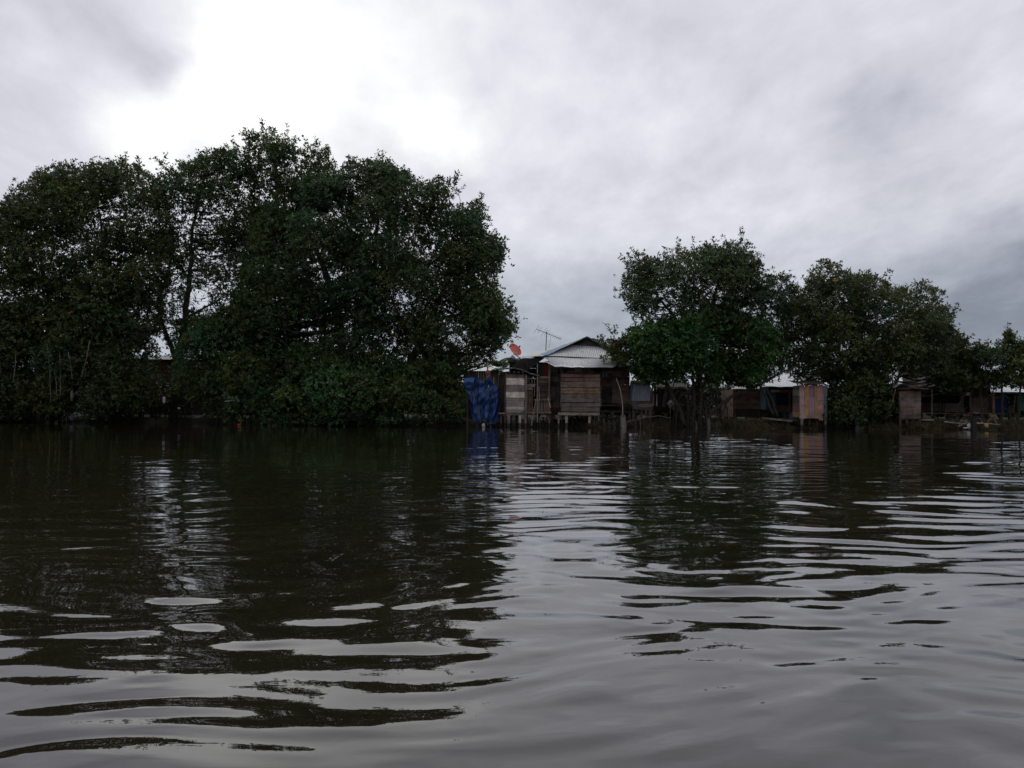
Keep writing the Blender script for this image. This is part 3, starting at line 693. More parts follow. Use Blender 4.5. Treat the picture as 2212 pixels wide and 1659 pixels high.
m = MB(); prow(m, D4, 1131, 889.6, 1191, 893.2, (.30, .20, .17), .08, .06, .012); m.build('floor_beam', WOODH, wk)
m = MB(); a, b = S(1131, 889.5, D4), S(1191, 889.5, D4); m.box(a.x, b.x, D4, D4+1.4, a.z-.05, a.z, DK); m.build('deck', WOODH, wk)
for (xx, dd, w) in ((1145, .1, .07), (1158, .9, .08), (1167, .2, .06), (1173, 1.1, .08), (1187, .1, .08), (1181, .8, .07)):
    p = S(xx, 900, D4+dd); post(wk, p.x, D4+dd, -.35, S(0, 892, D4).z-.05, w, (.13, .11, .095), lean=rnd.uniform(-.05, .05))
def pole(label, pts, r, c, D, cat='pole', name='wooden_pole', group='thin poles standing by the huts'):
    m = MB(); P_ = [S(x, y, D) for x, y in pts]; m.tube(P_, [r*(1-.35*i/(len(P_)-1)) for i in range(len(P_))], 6, c)
    n = np.array(m.v); return from_np(name, n, m.f, np.array(m.c), BARK, label=label, cat=cat, group=group, loc=tuple(P_[0]))
pole('tall thin pole rising past the curtained porch window', [(1161, 912), (1160.5, 862), (1161, 785)], .03, (.27, .24, .22), 47.0)
pole('short pole with a kink leaning on the walkway rail', [(1164, 890), (1165, 850), (1163, 834)], .028, (.25, .22, .20), 47.0)
pole('slanting stick dipping from the walkway into the water', [(1148, 919), (1152, 893), (1158, 862)], .028, (.26, .21, .18), 46.8)
pole('pale broken stick leaning inside the walkway slats', [(1189, 881), (1186, 868), (1183, 857)], .022, (.42, .38, .33), 46.95)
pole('bent fishing pole leaning in front of the right house wall', [(1345.5, 897), (1344.5, 871), (1340, 842), (1334, 825), (1331, 817)], .024, (.40, .34, .29), 47.2)
# ---------------------------------------------------------------- blue tarpaulin on a frame
D5 = 46.7
tp_ = thing('tarpaulin', 'torn blue tarpaulin draped to the water beside the white latrine', 'tarpaulin', tuple(S(1040, 912, D5)))
top = [(1002, 817), (1012, 815), (1022, 814.5), (1030, 812.5), (1038, 821), (1045, 826.5), (1051, 821), (1057.5, 811.5), (1062, 824), (1068, 831), (1073, 834), (1076, 840)]
bot = [(1014, 868), (1019, 892), (1023, 909), (1029, 915), (1038, 913), (1043, 902), (1047, 903), (1051, 914), (1060, 916), (1069, 916), (1075, 908), (1078, 892)]
nU, nV = 66, 34; m = MB(); TU = np.linspace(0, 11, nU+1)
tx = np.interp(TU, range(12), [q[0] for q in top]); ty = np.interp(TU, range(12), [q[1] for q in top]); bx = np.interp(TU, range(12), [q[0] for q in bot]); by = np.interp(TU, range(12), [q[1] for q in bot])
for j in range(nV+1):
    v = j/nV
    for i in range(nU+1):
        u = i/nU; fold = (.11*math.sin(u*23+3.2*math.sin(v*3.4+u*4))+.05*math.sin(u*57+v*9+2*math.sin(v*6)))*(.25+.75*v)+.06*math.sin(v*13+u*11+2*math.sin(u*7))+.03*math.sin(v*31+u*23)
        p = S(tx[i]*(1-v)+bx[i]*v + .8*math.sin(v*9+u*20), ty[i]*(1-v)+by[i]*v, D5 + fold)
        m.v.append(tuple(p)); k = .8+.35*math.sin(u*19+v*2)*math.sin(v*5+u*3); m.c.append((.013*k, .052*k, .20*k))
holes = [(.30, .52, .018, .10), (.33, .35, .012, .07), (.60, .24, .022, .07), (.70, .34, .022, .05), (.58, .64, .02, .02), (.78, .2, .012, .06), (.76, .6, .02, .02), (.14, .5, .018, .16)]
for j in range(nV):
    for i in range(nU):
        u, v = (i+.5)/nU, (j+.5)/nV
        if any(((u-a)/c)**2+((v-b)/d)**2 < 1+.5*math.sin(i*3.1+j*1.7) for a, b, c, d in holes): continue
        a = j*(nU+1)+i; m.f.append((a, a+1, a+nU+2, a+nU+1))
m.build('sheet', TARP, tp_, smooth=True)
m = MB(); tl = [(1002, 817), (1001, 828), (1004, 836), (1014, 833), (1022, 827), (1026, 817)]
V = [S(x, y, D5-.12-.05*math.sin(i*2)) for i, (x, y) in enumerate(tl)]; c0 = S(1013, 824, D5-.22); m.add(V+[c0], [(i, (i+1) % 6, 6) for i in range(6)], (.02, .08, .24)); m.build('loose_flap', TARP, tp_)
pole('dark frame post behind the left edge of the tarpaulin', [(1010, 922), (1009, 860), (1008, 815)], .06, (.07, .06, .05), 47.0, 'post', 'frame_post', 'frame posts behind the tarpaulin')
pole('frame post holding the middle peak of the tarpaulin', [(1031, 922), (1030.5, 860), (1030, 812)], .05, (.09, .08, .07), 46.95, 'post', 'frame_post', 'frame posts behind the tarpaulin')
pole('frame post by the right peak of the tarpaulin', [(1060, 922), (1059, 860), (1057.5, 800)], .05, (.14, .12, .10), 46.95, 'post', 'frame_post', 'frame posts behind the tarpaulin')
pole('tall pale post with red cloth above the tarpaulin', [(1054, 922), (1053.5, 850), (1053, 783)], .055, (.30, .27, .24), 47.5, 'post', 'frame_post', 'frame posts behind the tarpaulin')
blobmesh('cloth_bundle', 'faded red and pink cloth tied to the post above the tarpaulin', 'cloth', 1054.5, 805, 47.3, .26, .24, .12, (.33, .09, .09), CLOTH, 4)
blobmesh('plastic_jug', 'white plastic jug floating at the foot of the blue tarpaulin', 'jug', 1044, 919, 46.4, .15, .2, .14, (.42, .42, .42), PLASTIC, 2)
# dark planks behind the tarp
m = MB(); vwall(m, 47.9, 1008, 838, 1078, 905, 12, [(.05, .045, .04), (.07, .055, .05)]); m.build('plank_fence', WOODV, label='dark plank screen showing through the tears of the tarpaulin', cat='fence')
# ---------------------------------------------------------------- small pale green roofed house behind
D6 = 56.0
h2 = thing('small_house', 'small beige house with a pale green roof behind the blue tarpaulin', 'house', tuple(S(1065, 880, D6)))
m = MB(); m.corr(S(1000, 785, D6+2), S(1056, 785, D6+2), S(1090, 800, D6-.4), S(1000, 801, D6-.4), (.50, .56, .50), rows=3); m.build('roof', ZINC, h2)
m = MB(); vwall(m, D6, 1001, 801, 1077, 878, 14, [(.26, .215, .19), (.23, .19, .17)], gap=.003, rag=0); m.build('front_wall', WOODV, h2)
m = MB(); X = S(1077, 850, D6).x; m.box(X-.03, X, D6+.02, D6+4, S(0, 878, D6).z, S(1077, 800, D6).z, BR); m.build('side_wall', WOODV, h2)
for xx in (1006, 1040, 1074):
    p = S(xx, 885, D6+.1); post(h2, p.x, D6+.1, -.2, p.z+.3, .12, DK)
# ---------------------------------------------------------------- zinc latrine
D7 = 48.2
zs = thing('latrine', 'latrine of bluish grey zinc sheets over a plank base', 'latrine', tuple(S(1386, 890, D7)), 'waterside latrines')
a, b, c, d = S(1368, 825, D7), S(1405, 826, D7), S(1404, 866, D7), S(1365, 866, D7)
m = MB(); m.corr(a, b, c, d, (.20, .225, .245), pitch=.09, amp=.014, rows=3); m.build('front_sheet', ZINC, zs)
m = MB(); m.corr(a+Vector((-.02, .03, 0)), a+Vector((-.02, 1.2, 0)), d+Vector((.02, 1.2, 0)), d+Vector((.02, .03, 0)), (.24, .27, .29)); m.build('side_sheet', ZINC, zs)
m = MB(); m.corr(b+Vector((0, .03, 0)), b+Vector((0, 1.2, 0)), c+Vector((0, 1.2, 0)), c+Vector((0, .03, 0)), (.2, .22, .24)); m.box(a.x, b.x, D7+1.2, D7+1.22, d.z, a.z, DK); m.build('back_wall', ZINC, zs)
m = MB(); hwall(m, D7, 1379, 866.5, 1410, 886, 3, [DK, BR]); hwall(m, D7, 1366, 866.5, 1378.5, 884, 2, [(.10, .095, .09)]); m.build('base_wall', WOODH, zs)
m = MB(); m.corr(S(1362, 822, D7+1.3), S(1409, 822, D7+1.3), S(1409, 828, D7-.3), S(1362, 827.5, D7-.3), (.06, .055, .05)); m.build('roof', WOODH, zs)
for (xx, dd) in ((1368, 0), (1386, .1), (1404, 0), (1372, 1.1), (1400, 1.1)):
    p = S(xx, 890, D7+dd); post(zs, p.x, D7+dd, -.3, p.z+.1, .11, DK)
# ---------------------------------------------------------------- patchwork shack behind the roots
D8 = 50.5
sh = thing('patchwork_shack', 'dark patchwork shack of leaning boards behind the mangrove roots', 'shack', tuple(S(1440, 885, D8)))
m = MB(); vwall(m, D8, 1412, 836, 1480, 884, 11, [DK, (.12, .09, .085), (.15, .12, .115), (.07, .06, .055)]); m.build('front_wall', WOODV, sh)
m = MB(); X0, X1 = S(1412, 850, D8).x, S(1480, 850, D8).x; zt = S(0, 836, D8).z; m.box(X0-.03, X0, D8+.03, D8+3, .3, zt, DK); m.box(X1, X1+.03, D8+.03, D8+3, .3, zt, DK); m.box(X0, X1, D8+3, D8+3.03, .3, zt, DK); m.build('side_wall', WOODV, sh)
m = MB(); m.corr(S(1408, 828, D8+3), S(1484, 828, D8+3), S(1484, 839, D8-.3), S(1408, 839, D8-.3), (.08, .075, .07)); m.build('roof', WOODH, sh)
for xx in (1414, 1436, 1458, 1478):
    p = S(xx, 890, D8+.2); post(sh, p.x, D8+.2, -.2, p.z+.3, .11, DK)
m = MB(); m.beam(S(1434, 879, 50.1), S(1441, 831, 50.3), .22, .03, (.23, .18, .165)); m.build('leaning_board', WOODV, sh)
m = MB(); m.beam(S(1448, 866, 50.1), S(1450, 840, 50.2), .20, .03, (.14, .16, .18)); m.build('leaning_board', WOODV, sh, label='bluish leaning board')
pole('orange tinted post beside the zinc latrine', [(1411, 876), (1412, 850)], .045, (.42, .27, .17), 49.0, 'post', 'fence_post', 'posts by the patchwork shack')
pole('white painted post in front of the patchwork shack', [(1418.5, 877), (1419, 852)], .035, (.55, .53, .53), 49.0, 'post', 'fence_post', 'posts by the patchwork shack')
o = blobmesh('plastic_sheet', 'crumpled pale blue plastic heap behind the mangrove stems', 'plastic sheet', 1450, 873, 49.6, .32, .36, .2, (.35, .46, .52), PLASTIC, 5)
o = blobmesh('plastic_drum', 'faded orange drum lying against the patchwork shack', 'drum', 1456.5, 878, 49.5, .26, .46, .24, (.55, .24, .11), PLASTIC, 1)
# ---------------------------------------------------------------- reddish shack, blue house
D9 = 53.0
rs_ = thing('plank_shack', 'reddish brown plank shack left of the light blue house', 'shack', tuple(S(1615, 884, D9)))
m = MB(); hwall(m, D9, 1585, 840, 1641, 883.6, 7, [(.30, .19, .165), (.26, .17, .15), (.33, .23, .21)]); m.build('front_wall', WOODH, rs_)
X0, X1 = S(1585, 850, D9).x, S(1641, 850, D9).x; zt = S(0, 840, D9).z
m = MB(); m.box(X0, X1, D9+.05, D9+.08, .5, zt-.05, DK); m.box(X0-.03, X0, D9+.03, D9+3, .5, zt+.2, RB); m.box(X1, X1+.03, D9+.03, D9+3, .5, zt+.2, RB); m.build('side_wall', WOODH, rs_)
m = MB(); m.corr(S(1580, 826, D9+2.5), S(1644, 826, D9+2.5), S(1644, 840, D9-.4), S(1580, 840, D9-.4), (.35, .34, .33)); m.build('roof', ZINC, rs_)
for xx in (1588, 1612, 1636):
    p = S(xx, 890, D9+.1); post(rs_, p.x, D9+.1, -.2, p.z+.35, .12, DK)
bh = thing('blue_house', 'light blue house with a bright stepped zinc roof behind the striped latrine', 'house', tuple(S(1680, 886, D9)))
m = MB(); m.corr(S(1663, 809, D9+4), S(1720, 809, D9+4), S(1722, 823, D9+1.6), S(1664, 823, D9+1.6), (.66, .67, .68)); m.build('roof', ZINC, bh, label='upper sheet of the stepped roof')
m = MB(); m.corr(S(1645, 822, D9+1.7), S(1722, 822, D9+1.7), S(1720, 835.5, D9-.5), S(1644, 834.5, D9-.5), (.70, .71, .72)); m.build('roof', ZINC, bh, label='lower eave sheet of the stepped roof')
LB, MBL = (.28, .48, .56), (.07, .19, .27)
m = MB(); vwall(m, D9, 1642.5, 836, 1654, 884, 2, [LB]); m.build('corner_wall', PAINTV, bh, label='pale sky blue corner boards')
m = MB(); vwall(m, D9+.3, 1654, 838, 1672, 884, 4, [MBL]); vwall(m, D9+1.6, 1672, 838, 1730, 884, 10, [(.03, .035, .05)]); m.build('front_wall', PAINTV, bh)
m = MB(); X = S(1730, 0, D9).x; m.box(X, X+.03, D9, D9+4, .4, S(0, 838, D9).z, MBL); m.box(S(1654, 0, D9).x, X, D9+3.9, D9+3.93, .4, S(0, 830, D9).z, DK); m.build('back_wall', PAINTV, bh)
m = MB(); prow(m, D9, 1656, 835.5, 1722, 842, (.025, .03, .05), .05, .1); m.build('fascia', PAINTV, bh)
m = MB(); prow(m, D9, 1682, 843, 1712, 848, (.42, .09, .05), .03, .1); m.build('lintel', PLASTIC, bh, label='orange red board under the eave')
m = MB(); prow(m, D9, 1664, 842.5, 1681, 847.5, (.60, .52, .48), .03, .12); m.build('lintel', PLASTIC, bh, label='white board under the eave')
for xx in (1672, 1705):
    m = MB(); p = S(xx, 850, D9); m.beam((p.x, D9-.1, S(0, 885, D9).z), (p.x, D9-.1, S(xx, 843, D9).z), .1, .1, (.19, .14, .10)); m.build('porch_post', WOODV, bh)
m = MB(); vwall(m, D9, 1673, 876, 1730, 890, 9, [BR, (.13, .10, .09)]); m.build('railing', WOODV, bh)
for xx in (1646, 1668, 1700, 1726):
    p = S(xx, 890, D9+.3); post(bh, p.x, D9+.3, -.2, p.z+.3, .13, DK)
m = MB(); prow(m, D9+1, 1675, 856, 1684, 874, (.03, .06, .19), .05); prow(m, D9+1, 1686, 858, 1694, 871, (.025, .045, .15), .05); m.build('laundry', CLOTH, label='deep blue cloths hanging in the porch of the blue house', cat='laundry')
# ---------------------------------------------------------------- striped latrine
D10 = 47.2; g = S(1750, 904, D10)
sl2 = thing('latrine', 'latrine of upright pink mauve and ochre boards over dark stilts', 'latrine', (g.x, D10, .1), 'waterside latrines')
PK = (.44, .29, .31); MV = (.33, .245, .29); OC = (.38, .26, .14); YO = (.42, .28, .13); GG = (.27, .28, .26)
m = MB()
for (x0, x1, y0, y1, c) in ((1727, 1737.3, 831.5, 877, PK), (1727.3, 1737.6, 877.4, 904.5, (.44, .335, .335)), (1737.9, 1746.8, 832, 903.5, YO), (1747.2, 1759, 832.5, 856, (.30, .17, .22)), (1747.2, 1759, 856.4, 903.5, MV), (1759.3, 1767.8, 833, 904, OC), (1768.2, 1778.5, 832, 849, (.40, .22, .26)), (1768.2, 1778.5, 849.4, 865.7, (.43, .23, .30)), (1768.2, 1778.5, 866.1, 873, GG), (1768.2, 1778.5, 873.3, 893, (.46, .26, .28)), (1768.4, 1777.5, 893.3, 908, (.33, .31, .295))):
    prow(m, D10, x0, y0, x1, y1, c)
m.build('front_wall', PAINTV, sl2)
m = MB(); m.corr(S(1779, 833, D10), S(1787, 833, D10+.05), S(1787, 902, D10+.05), S(1779, 903, D10), (.17, .18, .18), pitch=.07); m.build('zinc_strip', ZINC, sl2)
m = MB(); XL = S(1726.8, 870, D10).x; z = lambda py: S(1727, py, D10).z
for (y0, y1, ys, c) in ((833, 841, None, (.13, .115, .10)), (841.3, 854, .5, (.32, .36, .27)), (854.3, 869, None, (.12, .105, .095)), (869.3, 876, None, (.19, .15, .13)), (876.3, 889, .6, (.27, .16, .17)), (889.3, 901, None, (.36, .25, .11))):
    if ys: m.box(XL-.02, XL, D10+.02, D10+ys, z(y1), z(y0), c); m.box(XL-.022, XL-.002, D10+ys+.01, D10+1.05, z(y1), z(y0), (.20, .25, .28) if y0 < 850 else (.24, .14, .16))
    else: m.box(XL-.02, XL, D10+.02, D10+1.05, z(y1), z(y0), c)
m.build('side_wall', PAINTV, sl2)
XR = S(1787, 870, D10).x; m = MB(); m.box(XR, XR+.02, D10+.06, D10+1.05, z(901), z(835), DK); m.box(XL, XR, D10+1.05, D10+1.07, z(901), z(835), DK); m.box(XL, XR, D10+.03, D10+1.04, z(903), z(901.5), DK); m.build('back_wall', PAINTV, sl2)
m = MB(); a, b, c, d = S(1700, 822.5, D10+1.4), S(1768, 823, D10+1.4), S(1783, 830, D10-.3), S(1722, 828.5, D10-.3)
m.corr(a, b, c, d, (.10, .085, .08), pitch=.09, amp=.012); m.build('roof', WOODH, sl2)
m = MB(); prow(m, D10, 1735, 829, 1765, 832.5, (.30, .10, .07), .02, .1); m.build('fascia', WOODH, sl2)
for (xx, dd, w, c) in ((1732, 0, .12, (.24, .22, .20)), (1783, 0, .1, (.16, .15, .14)), (1748, .3, .1, DK), (1765, .2, .1, DK), (1727, 1, .1, DK), (1755, 1, .1, DK), (1782, 1, .1, DK)):
    p = S(xx, 905, D10+dd); post(sl2, p.x, D10+dd, -.35, z(903), w, c)
# low walkway to the left of it
wk2 = thing('plank_walkway', 'low dark plank walkway on stakes left of the striped latrine', 'walkway', tuple(S(1660, 908, 47.9)))
m = MB(); a, b = S(1600, 906, 47.9), S(1727, 908, 47.9); m.box(a.x, b.x, 47.9, 48.6, a.z-.06, a.z, (.11, .095, .08)); m.build('deck', WOODH, wk2)
m = MB(); m.beam(S(1645, 902.5, 47.8), S(1712, 910, 47.7), .09, .04, (.20, .17, .15)); m.build('loose_plank', WOODH, wk2)
for i in range(11):
    p = S(1603+i*12.2, 915, 47.95+(i % 2)*.5); post(wk2, p.x, p.y, -.35, a.z-.03, rnd.uniform(.07, .12), (.06, .05, .045), lean=rnd.uniform(-.04, .04))
# picket fence right of it
pf = thing('stick_fence', 'fence of uneven grey sticks right of the striped latrine', 'fence', tuple(S(1805, 890, 49)))
for i in range(13):
    x = 1789+i*3.0; m = MB(); m.beam(S(x+rnd.uniform(-.8, .8), 902, 49), S(x, rnd.uniform(853, 866), 49), .05, .02, vary((.20, .16, .15), .4)); m.build('picket', WOODV, pf)
m = MB(); m.beam(S(1786, 868, 49.02), S(1828, 869, 49.02), .03, .05, DK); m.build('rail', WOODH, pf)
blobmesh('hanging_bag', 'white and red plastic bag caught among the leaves right of the stick fence', 'bag', 1828, 864, 48.2, .2, .34, .14, (.50, .42, .38), PLASTIC, 7)
# ---------------------------------------------------------------- brown latrine
D11 = 47.0; g = S(1965, 905, D11)
bl2 = thing('latrine', 'brown plank latrine with a scrap of curved white zinc on top', 'latrine', (g.x, D11, .1), 'waterside latrines')
m = MB(); hwall(m, D11, 1942.6, 845, 1989, 904.5, 6, [(.14, .115, .105), (.15, .12, .10), (.16, .125, .11), (.20, .155, .14), (.19, .165, .165), (.15, .115, .095)]); hwall(m, D11+.02, 1945, 838, 1986, 845, 1, [(.05, .04, .035)]); m.build('front_wall', WOODH, bl2)
XL, XR = S(1942.6, 870, D11).x, S(1989, 870, D11).x; z = lambda py: S(1965, py, D11).z
m = MB(); swall(m, XL-.02, D11+.02, D11+1.15, z(904), z(840), 7, [(.10, .08, .07), BR, (.12, .09, .08)]); m.build('side_wall', WOODH, bl2)
m = MB(); swall(m, XR-.02, D11+.02, D11+1.15, z(904), z(840), 7, [DK]); m.box(XL, XR, D11+1.15, D11+1.17, z(904), z(840), DK); m.box(XL, XR, D11+.02, D11+1.1, z(906), z(904.6), DK); m.build('back_wall', WOODH, bl2)
m = MB(); N = 30
for j in range(3):
    for i in range(N+1):
        u = i/N; x = S(1931+32*u, 830, D11).x; zz = z(838)+.20*math.sin(math.pi*u)**.7; m.v.append((x, D11-.25+j*.6, zz+.012*math.sin(u*50)+j*.02)); m.c.append((.66, .66, .66))
for j in range(2):
    for i in range(N): a = j*(N+1)+i; m.f.append((a, a+1, a+N+2, a+N+1))
m.build('zinc_scrap', ZINC, bl2, label='curved white zinc scrap')
m = MB(); m.beam(S(1968, 837.5, D11-.2), S(2001, 840.5, D11-.2), .035, .5, (.20, .17, .15)); a = S(1936, 839.5, D11); m.box(a.x, XR+.25, D11-.2, D11+1.3, a.z-.03, a.z, (.13, .11, .10)); m.build('roof', WOODH, bl2)
for (xx, dd) in ((1944, 0), (1987, 0), (1958, .1), (1973, .2), (1944, 1), (1987, 1)):
    p = S(xx, 905, D11+dd); post(bl2, p.x, D11+dd, -.35, z(905), .1, (.10, .085, .075))
dk = thing('side_deck', 'small plank landing on one post right of the brown latrine', 'landing', tuple(S(2004, 907, D11)))
m = MB(); a, b = S(1990, 905.8, D11), S(2016, 906, D11); m.box(a.x, b.x, D11-.1, D11+.8, a.z-.05, a.z, (.32, .28, .24)); m.build('deck', WOODH, dk)
p = S(2004, 920, D11); post(dk, p.x+.02, D11+.1, -.4, a.z-.06, .14, (.05, .045, .04), 'support_post'); post(dk, p.x+.2, D11+.7, -.4, a.z-.06, .09, (.05, .045, .04), 'support_post')
pole('reddish pole leaning against the brown latrine', [(1922, 886), (1929, 862), (1935, 840)], .03, (.26, .15, .10), 46.8)
pole('slim green grey stake between the brown latrine and the porch house', [(2013, 899), (2013, 840)], .028, (.20, .21, .17), 49.5)
# ---------------------------------------------------------------- grey porch house
D12 = 53.0
gh = thing('porch_house', 'dim grey plank house with an open doorway behind the right trees', 'house', tuple(S(2060, 888, D12)))
m = MB(); hwall(m, D12, 2042, 871, 2082, 890, 3, [(.17, .145, .15), (.15, .13, .13)]); hwall(m, D12, 2075, 841, 2082, 871, 3, [(.12, .10, .10)]); hwall(m, D12, 1986, 838, 2042, 845, 2, [DK]); hwall(m, D12, 2042, 838, 2082, 855, 2, [DK]); hwall(m, D12, 2096, 838, 2135, 862, 3, [(.07, .06, .055)]); m.build('front_wall', WOODH, gh)
m = MB(); vwall(m, D12-.1, 1990, 870.5, 2042, 890, 18, [(.16, .13, .12), (.10, .085, .08)], gap=.05); m.build('railing', WOODV, gh); m = MB(); vwall(m, D12-.1, 2097, 860, 2134, 892, 10, [(.16, .12, .115), (.14, .12, .11), (.18, .13, .12)], gap=.02); m.build('railing', WOODV, gh)
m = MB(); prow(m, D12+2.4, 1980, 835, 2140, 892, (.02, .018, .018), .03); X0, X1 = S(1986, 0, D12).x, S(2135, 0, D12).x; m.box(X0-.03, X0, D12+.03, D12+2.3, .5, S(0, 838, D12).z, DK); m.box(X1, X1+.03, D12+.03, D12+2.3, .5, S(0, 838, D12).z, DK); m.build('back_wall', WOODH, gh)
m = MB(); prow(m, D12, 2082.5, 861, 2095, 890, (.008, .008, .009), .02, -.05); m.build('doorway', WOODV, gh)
m = MB(); prow(m, D12, 2082, 847.5, 2096.5, 854, (.68, .70, .68), .02, .05); m.build('sky_gap_panel', PLASTIC, gh, label='white panel standing in for sky seen above the doorway')  # white panel added in place of bright sky showing through the gap
m = MB(); prow(m, D12, 1988, 892, 2155, 894, (.20, .175, .17), .9, .3); m.build('floor_ledge', WOODH, gh)
m = MB(); prow(m, D12, 2080, 889.8, 2096, 893, (.30, .28, .28), .5, .4); m.build('door_step', WOODH, gh)
m = MB(); m.corr(S(1984, 812, D12+2.6), S(2140, 798, D12+2.6), S(2140, 837, D12-.6), S(1984, 838, D12-.6), (.07, .065, .06)); m.build('roof', WOODH, gh)
m = MB(); m.corr(S(2042, 814, D12), S(2082, 800, D12), S(2083, 803, D12-.3), S(2043, 817, D12-.3), (.55, .56, .58)); m.build('roof_edge', ZINC, gh)
for xx in (1990, 2015, 2045, 2075, 2105, 2130):
    p = S(xx, 893, D12+.1); post(gh, p.x, D12+.1, -.1, p.z+.1, .12, DK)
# dark tall building further back
D13 = 60.0
db = thing('dark_building', 'tall dark flat topped building behind the small right hand tree', 'building', tuple(S(2070, 880, D13)))
m = MB(); hwall(m, D13, 2020, 768, 2118, 880, 16, [(.035, .032, .032), (.045, .04, .038)]); a, b = S(2020, 800, D13), S(2118, 800, D13); zt = S(2070, 768, D13).z; m.box(a.x, a.x+.05, D13+.03, D13+5, 0, zt, DK); m.box(b.x, b.x+.05, D13+.03, D13+5, 0, zt, DK); m.build('front_wall', WOODH, db)
m = MB(); a, b = S(2014, 764, D13), S(2124, 764, D13); m.corr(Vector((a.x, D13+5.2, a.z+.1)), Vector((b.x, D13+5.2, a.z+.1)), Vector((b.x, D13-.4, b.z)), Vector((a.x, D13-.4, a.z)), (.08, .08, .085)); m.build('roof', ZINC, db)
# ---------------------------------------------------------------- blue porch house, teal house
D14 = 53.5
bp = thing('blue_porch_house', 'deep blue porch house with an orange brown post at the right', 'house', tuple(S(2165, 890, D14)))
m = MB(); vwall(m, D14+.6, 2133, 860, 2178, 892, 12, [(.02, .055, .17), (.018, .045, .14)]); m.build('front_wall', PAINTV, bp)
m = MB(); hwall(m, D14+.5, 2178, 876, 2196, 892, 3, [(.14, .12, .125)]); m.build('side_panel', WOODH, bp)
m = MB(); p = S(2143.5, 875, D14); m.beam((p.x, D14-.1, .4), (p.x, D14-.1, S(2143, 850, D14).z), .13, .13, (.40, .235, .155)); m.build('porch_post', WOODV, bp, label='orange brown post')
for (xa, ya, xb, yb) in ((2150, 861, 2158, 859), (2158, 859, 2165, 853), (2168, 866, 2168, 850), (2170, 853, 2179, 862), (2150, 850, 2196, 850)):
    m = MB(); m.beam(S(xa, ya, D14), S(xb, yb, D14), .07, .05, (.09, .14, .16)); m.build('bracket', WOODH, bp)
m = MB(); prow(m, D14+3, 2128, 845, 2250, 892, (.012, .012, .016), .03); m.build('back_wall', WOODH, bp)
m = MB(); m.corr(S(2135, 826, D14+3.2), S(2330, 829, D14+3.2), S(2330, 849, D14-.4), S(2140, 846.5, D14-.4), (.72, .73, .75)); m.build('roof', ZINC, bp)
for xx in (2136, 2160, 2180, 2196):
    p = S(xx, 893, D14+.7); post(bp, p.x, D14+.7, -.1, p.z+.1, .12, DK)
th = thing('teal_house', 'teal green painted wall of a house cut by the right edge', 'house', tuple(S(2215, 888, D14)))
m = MB(); vwall(m, D14+.2, 2197, 852, 2330, 888, 22, [(.035, .17, .155), (.04, .19, .165)]); m.build('front_wall', PAINTV, th)
m = MB(); X = S(2330, 0, D14).x; m.box(X, X+.04, D14+.2, D14+3, .5, S(0, 850, D14).z, (.035, .16, .15)); m.build('side_wall', PAINTV, th)
# ---------------------------------------------------------------- house behind the left trees
D15 = 62.0
lh = thing('long_house', 'long dark reddish house half hidden behind the left trees', 'house', tuple(S(390, 880, D15)))
m = MB(); hwall(m, D15, 235, 776, 560, 872, 14, [(.11, .07, .055), (.13, .08, .06), (.10, .07, .06)]); a, b = S(235, 800, D15), S(560, 800, D15); m.box(a.x, b.x, D15+4.9, D15+4.93, .2, a.z+.8, DK); m.box(a.x, b.x, D15+.05, D15+.08, .4, S(390, 778, D15).z, DK); m.box(a.x-.04, a.x, D15+.03, D15+5, .2, a.z+.8, DK); m.box(b.x, b.x+.04, D15+.03, D15+5, .2, b.z+.8, DK); m.build('front_wall', WOODH, lh)
m = MB(); a, b = S(222, 767.5, D15+3), S(572, 769.5, D15+3); c, d = S(575, 777, D15-.5), S(219, 776, D15-.5); m.corr(a, b, c, d, (.06, .055, .05)); m.corr(a, b, c+Vector((0, 6.5, 0)), d+Vector((0, 6.5, 0)), (.06, .055, .05)); m.build('roof', ZINC, lh)
for i in range(8):
    p = S(240+i*45, 880, D15+.1); post(lh, p.x, D15+.1, -.1, p.z+.3, .14, DK)
# ---------------------------------------------------------------- palm and far bush
pc = S(1112, 776, 80); pg = (pc.x, 80, .2)
pt = thing('palm_tree', 'distant palm with drooping fronds behind the satellite dish', 'tree', pg)
m = MB(); m.tube([(pc.x-.3, 80, .2), (pc.x-.1, 80, 2.2), (pc.x, 80, pc.z-.1)], [.16, .13, .11], 8, (.12, .10, .085)); m.build('trunk', BARK, pt, smooth=True)
rr = random.Random(9); Vn = []; 
for k in range(17):
    w = k*2.4+rr.uniform(-.2, .2); el = rr.uniform(.0, 1.1); L = rr.uniform(1.3, 1.9); dx_, dy_ = math.cos(w), math.sin(w); m = MB(); prev = None; pts = []
    for i in range(9):
        u = i/8; pts.append(Vector((pc.x+dx_*L*u*math.cos(el*.6), 80+dy_*L*u*math.cos(el*.6), pc.z+L*(math.sin(el)*u - .75*u*u))))
    m.tube(pts, [.025-.002*i for i in range(9)], 3, (.05, .07, .03))
    for i in range(1, 9):
        for f in (0, .33, .66):
            p = pts[i-1].lerp(pts[i], f); sd_ = Vector((-dy_, dx_, 0))
            for s in (-1, 1):
                q = p+sd_*s*.34*(1-.5*i/9)+Vector((dx_*.15, dy_*.15, -.22)); m.quad(p, p+Vector((dx_*.05, dy_*.05, 0)), q, q-Vector((dx_*.03, dy_*.03, 0)), vary((.04, .06, .025), .3))
    m.build('frond', LEAF, pt)
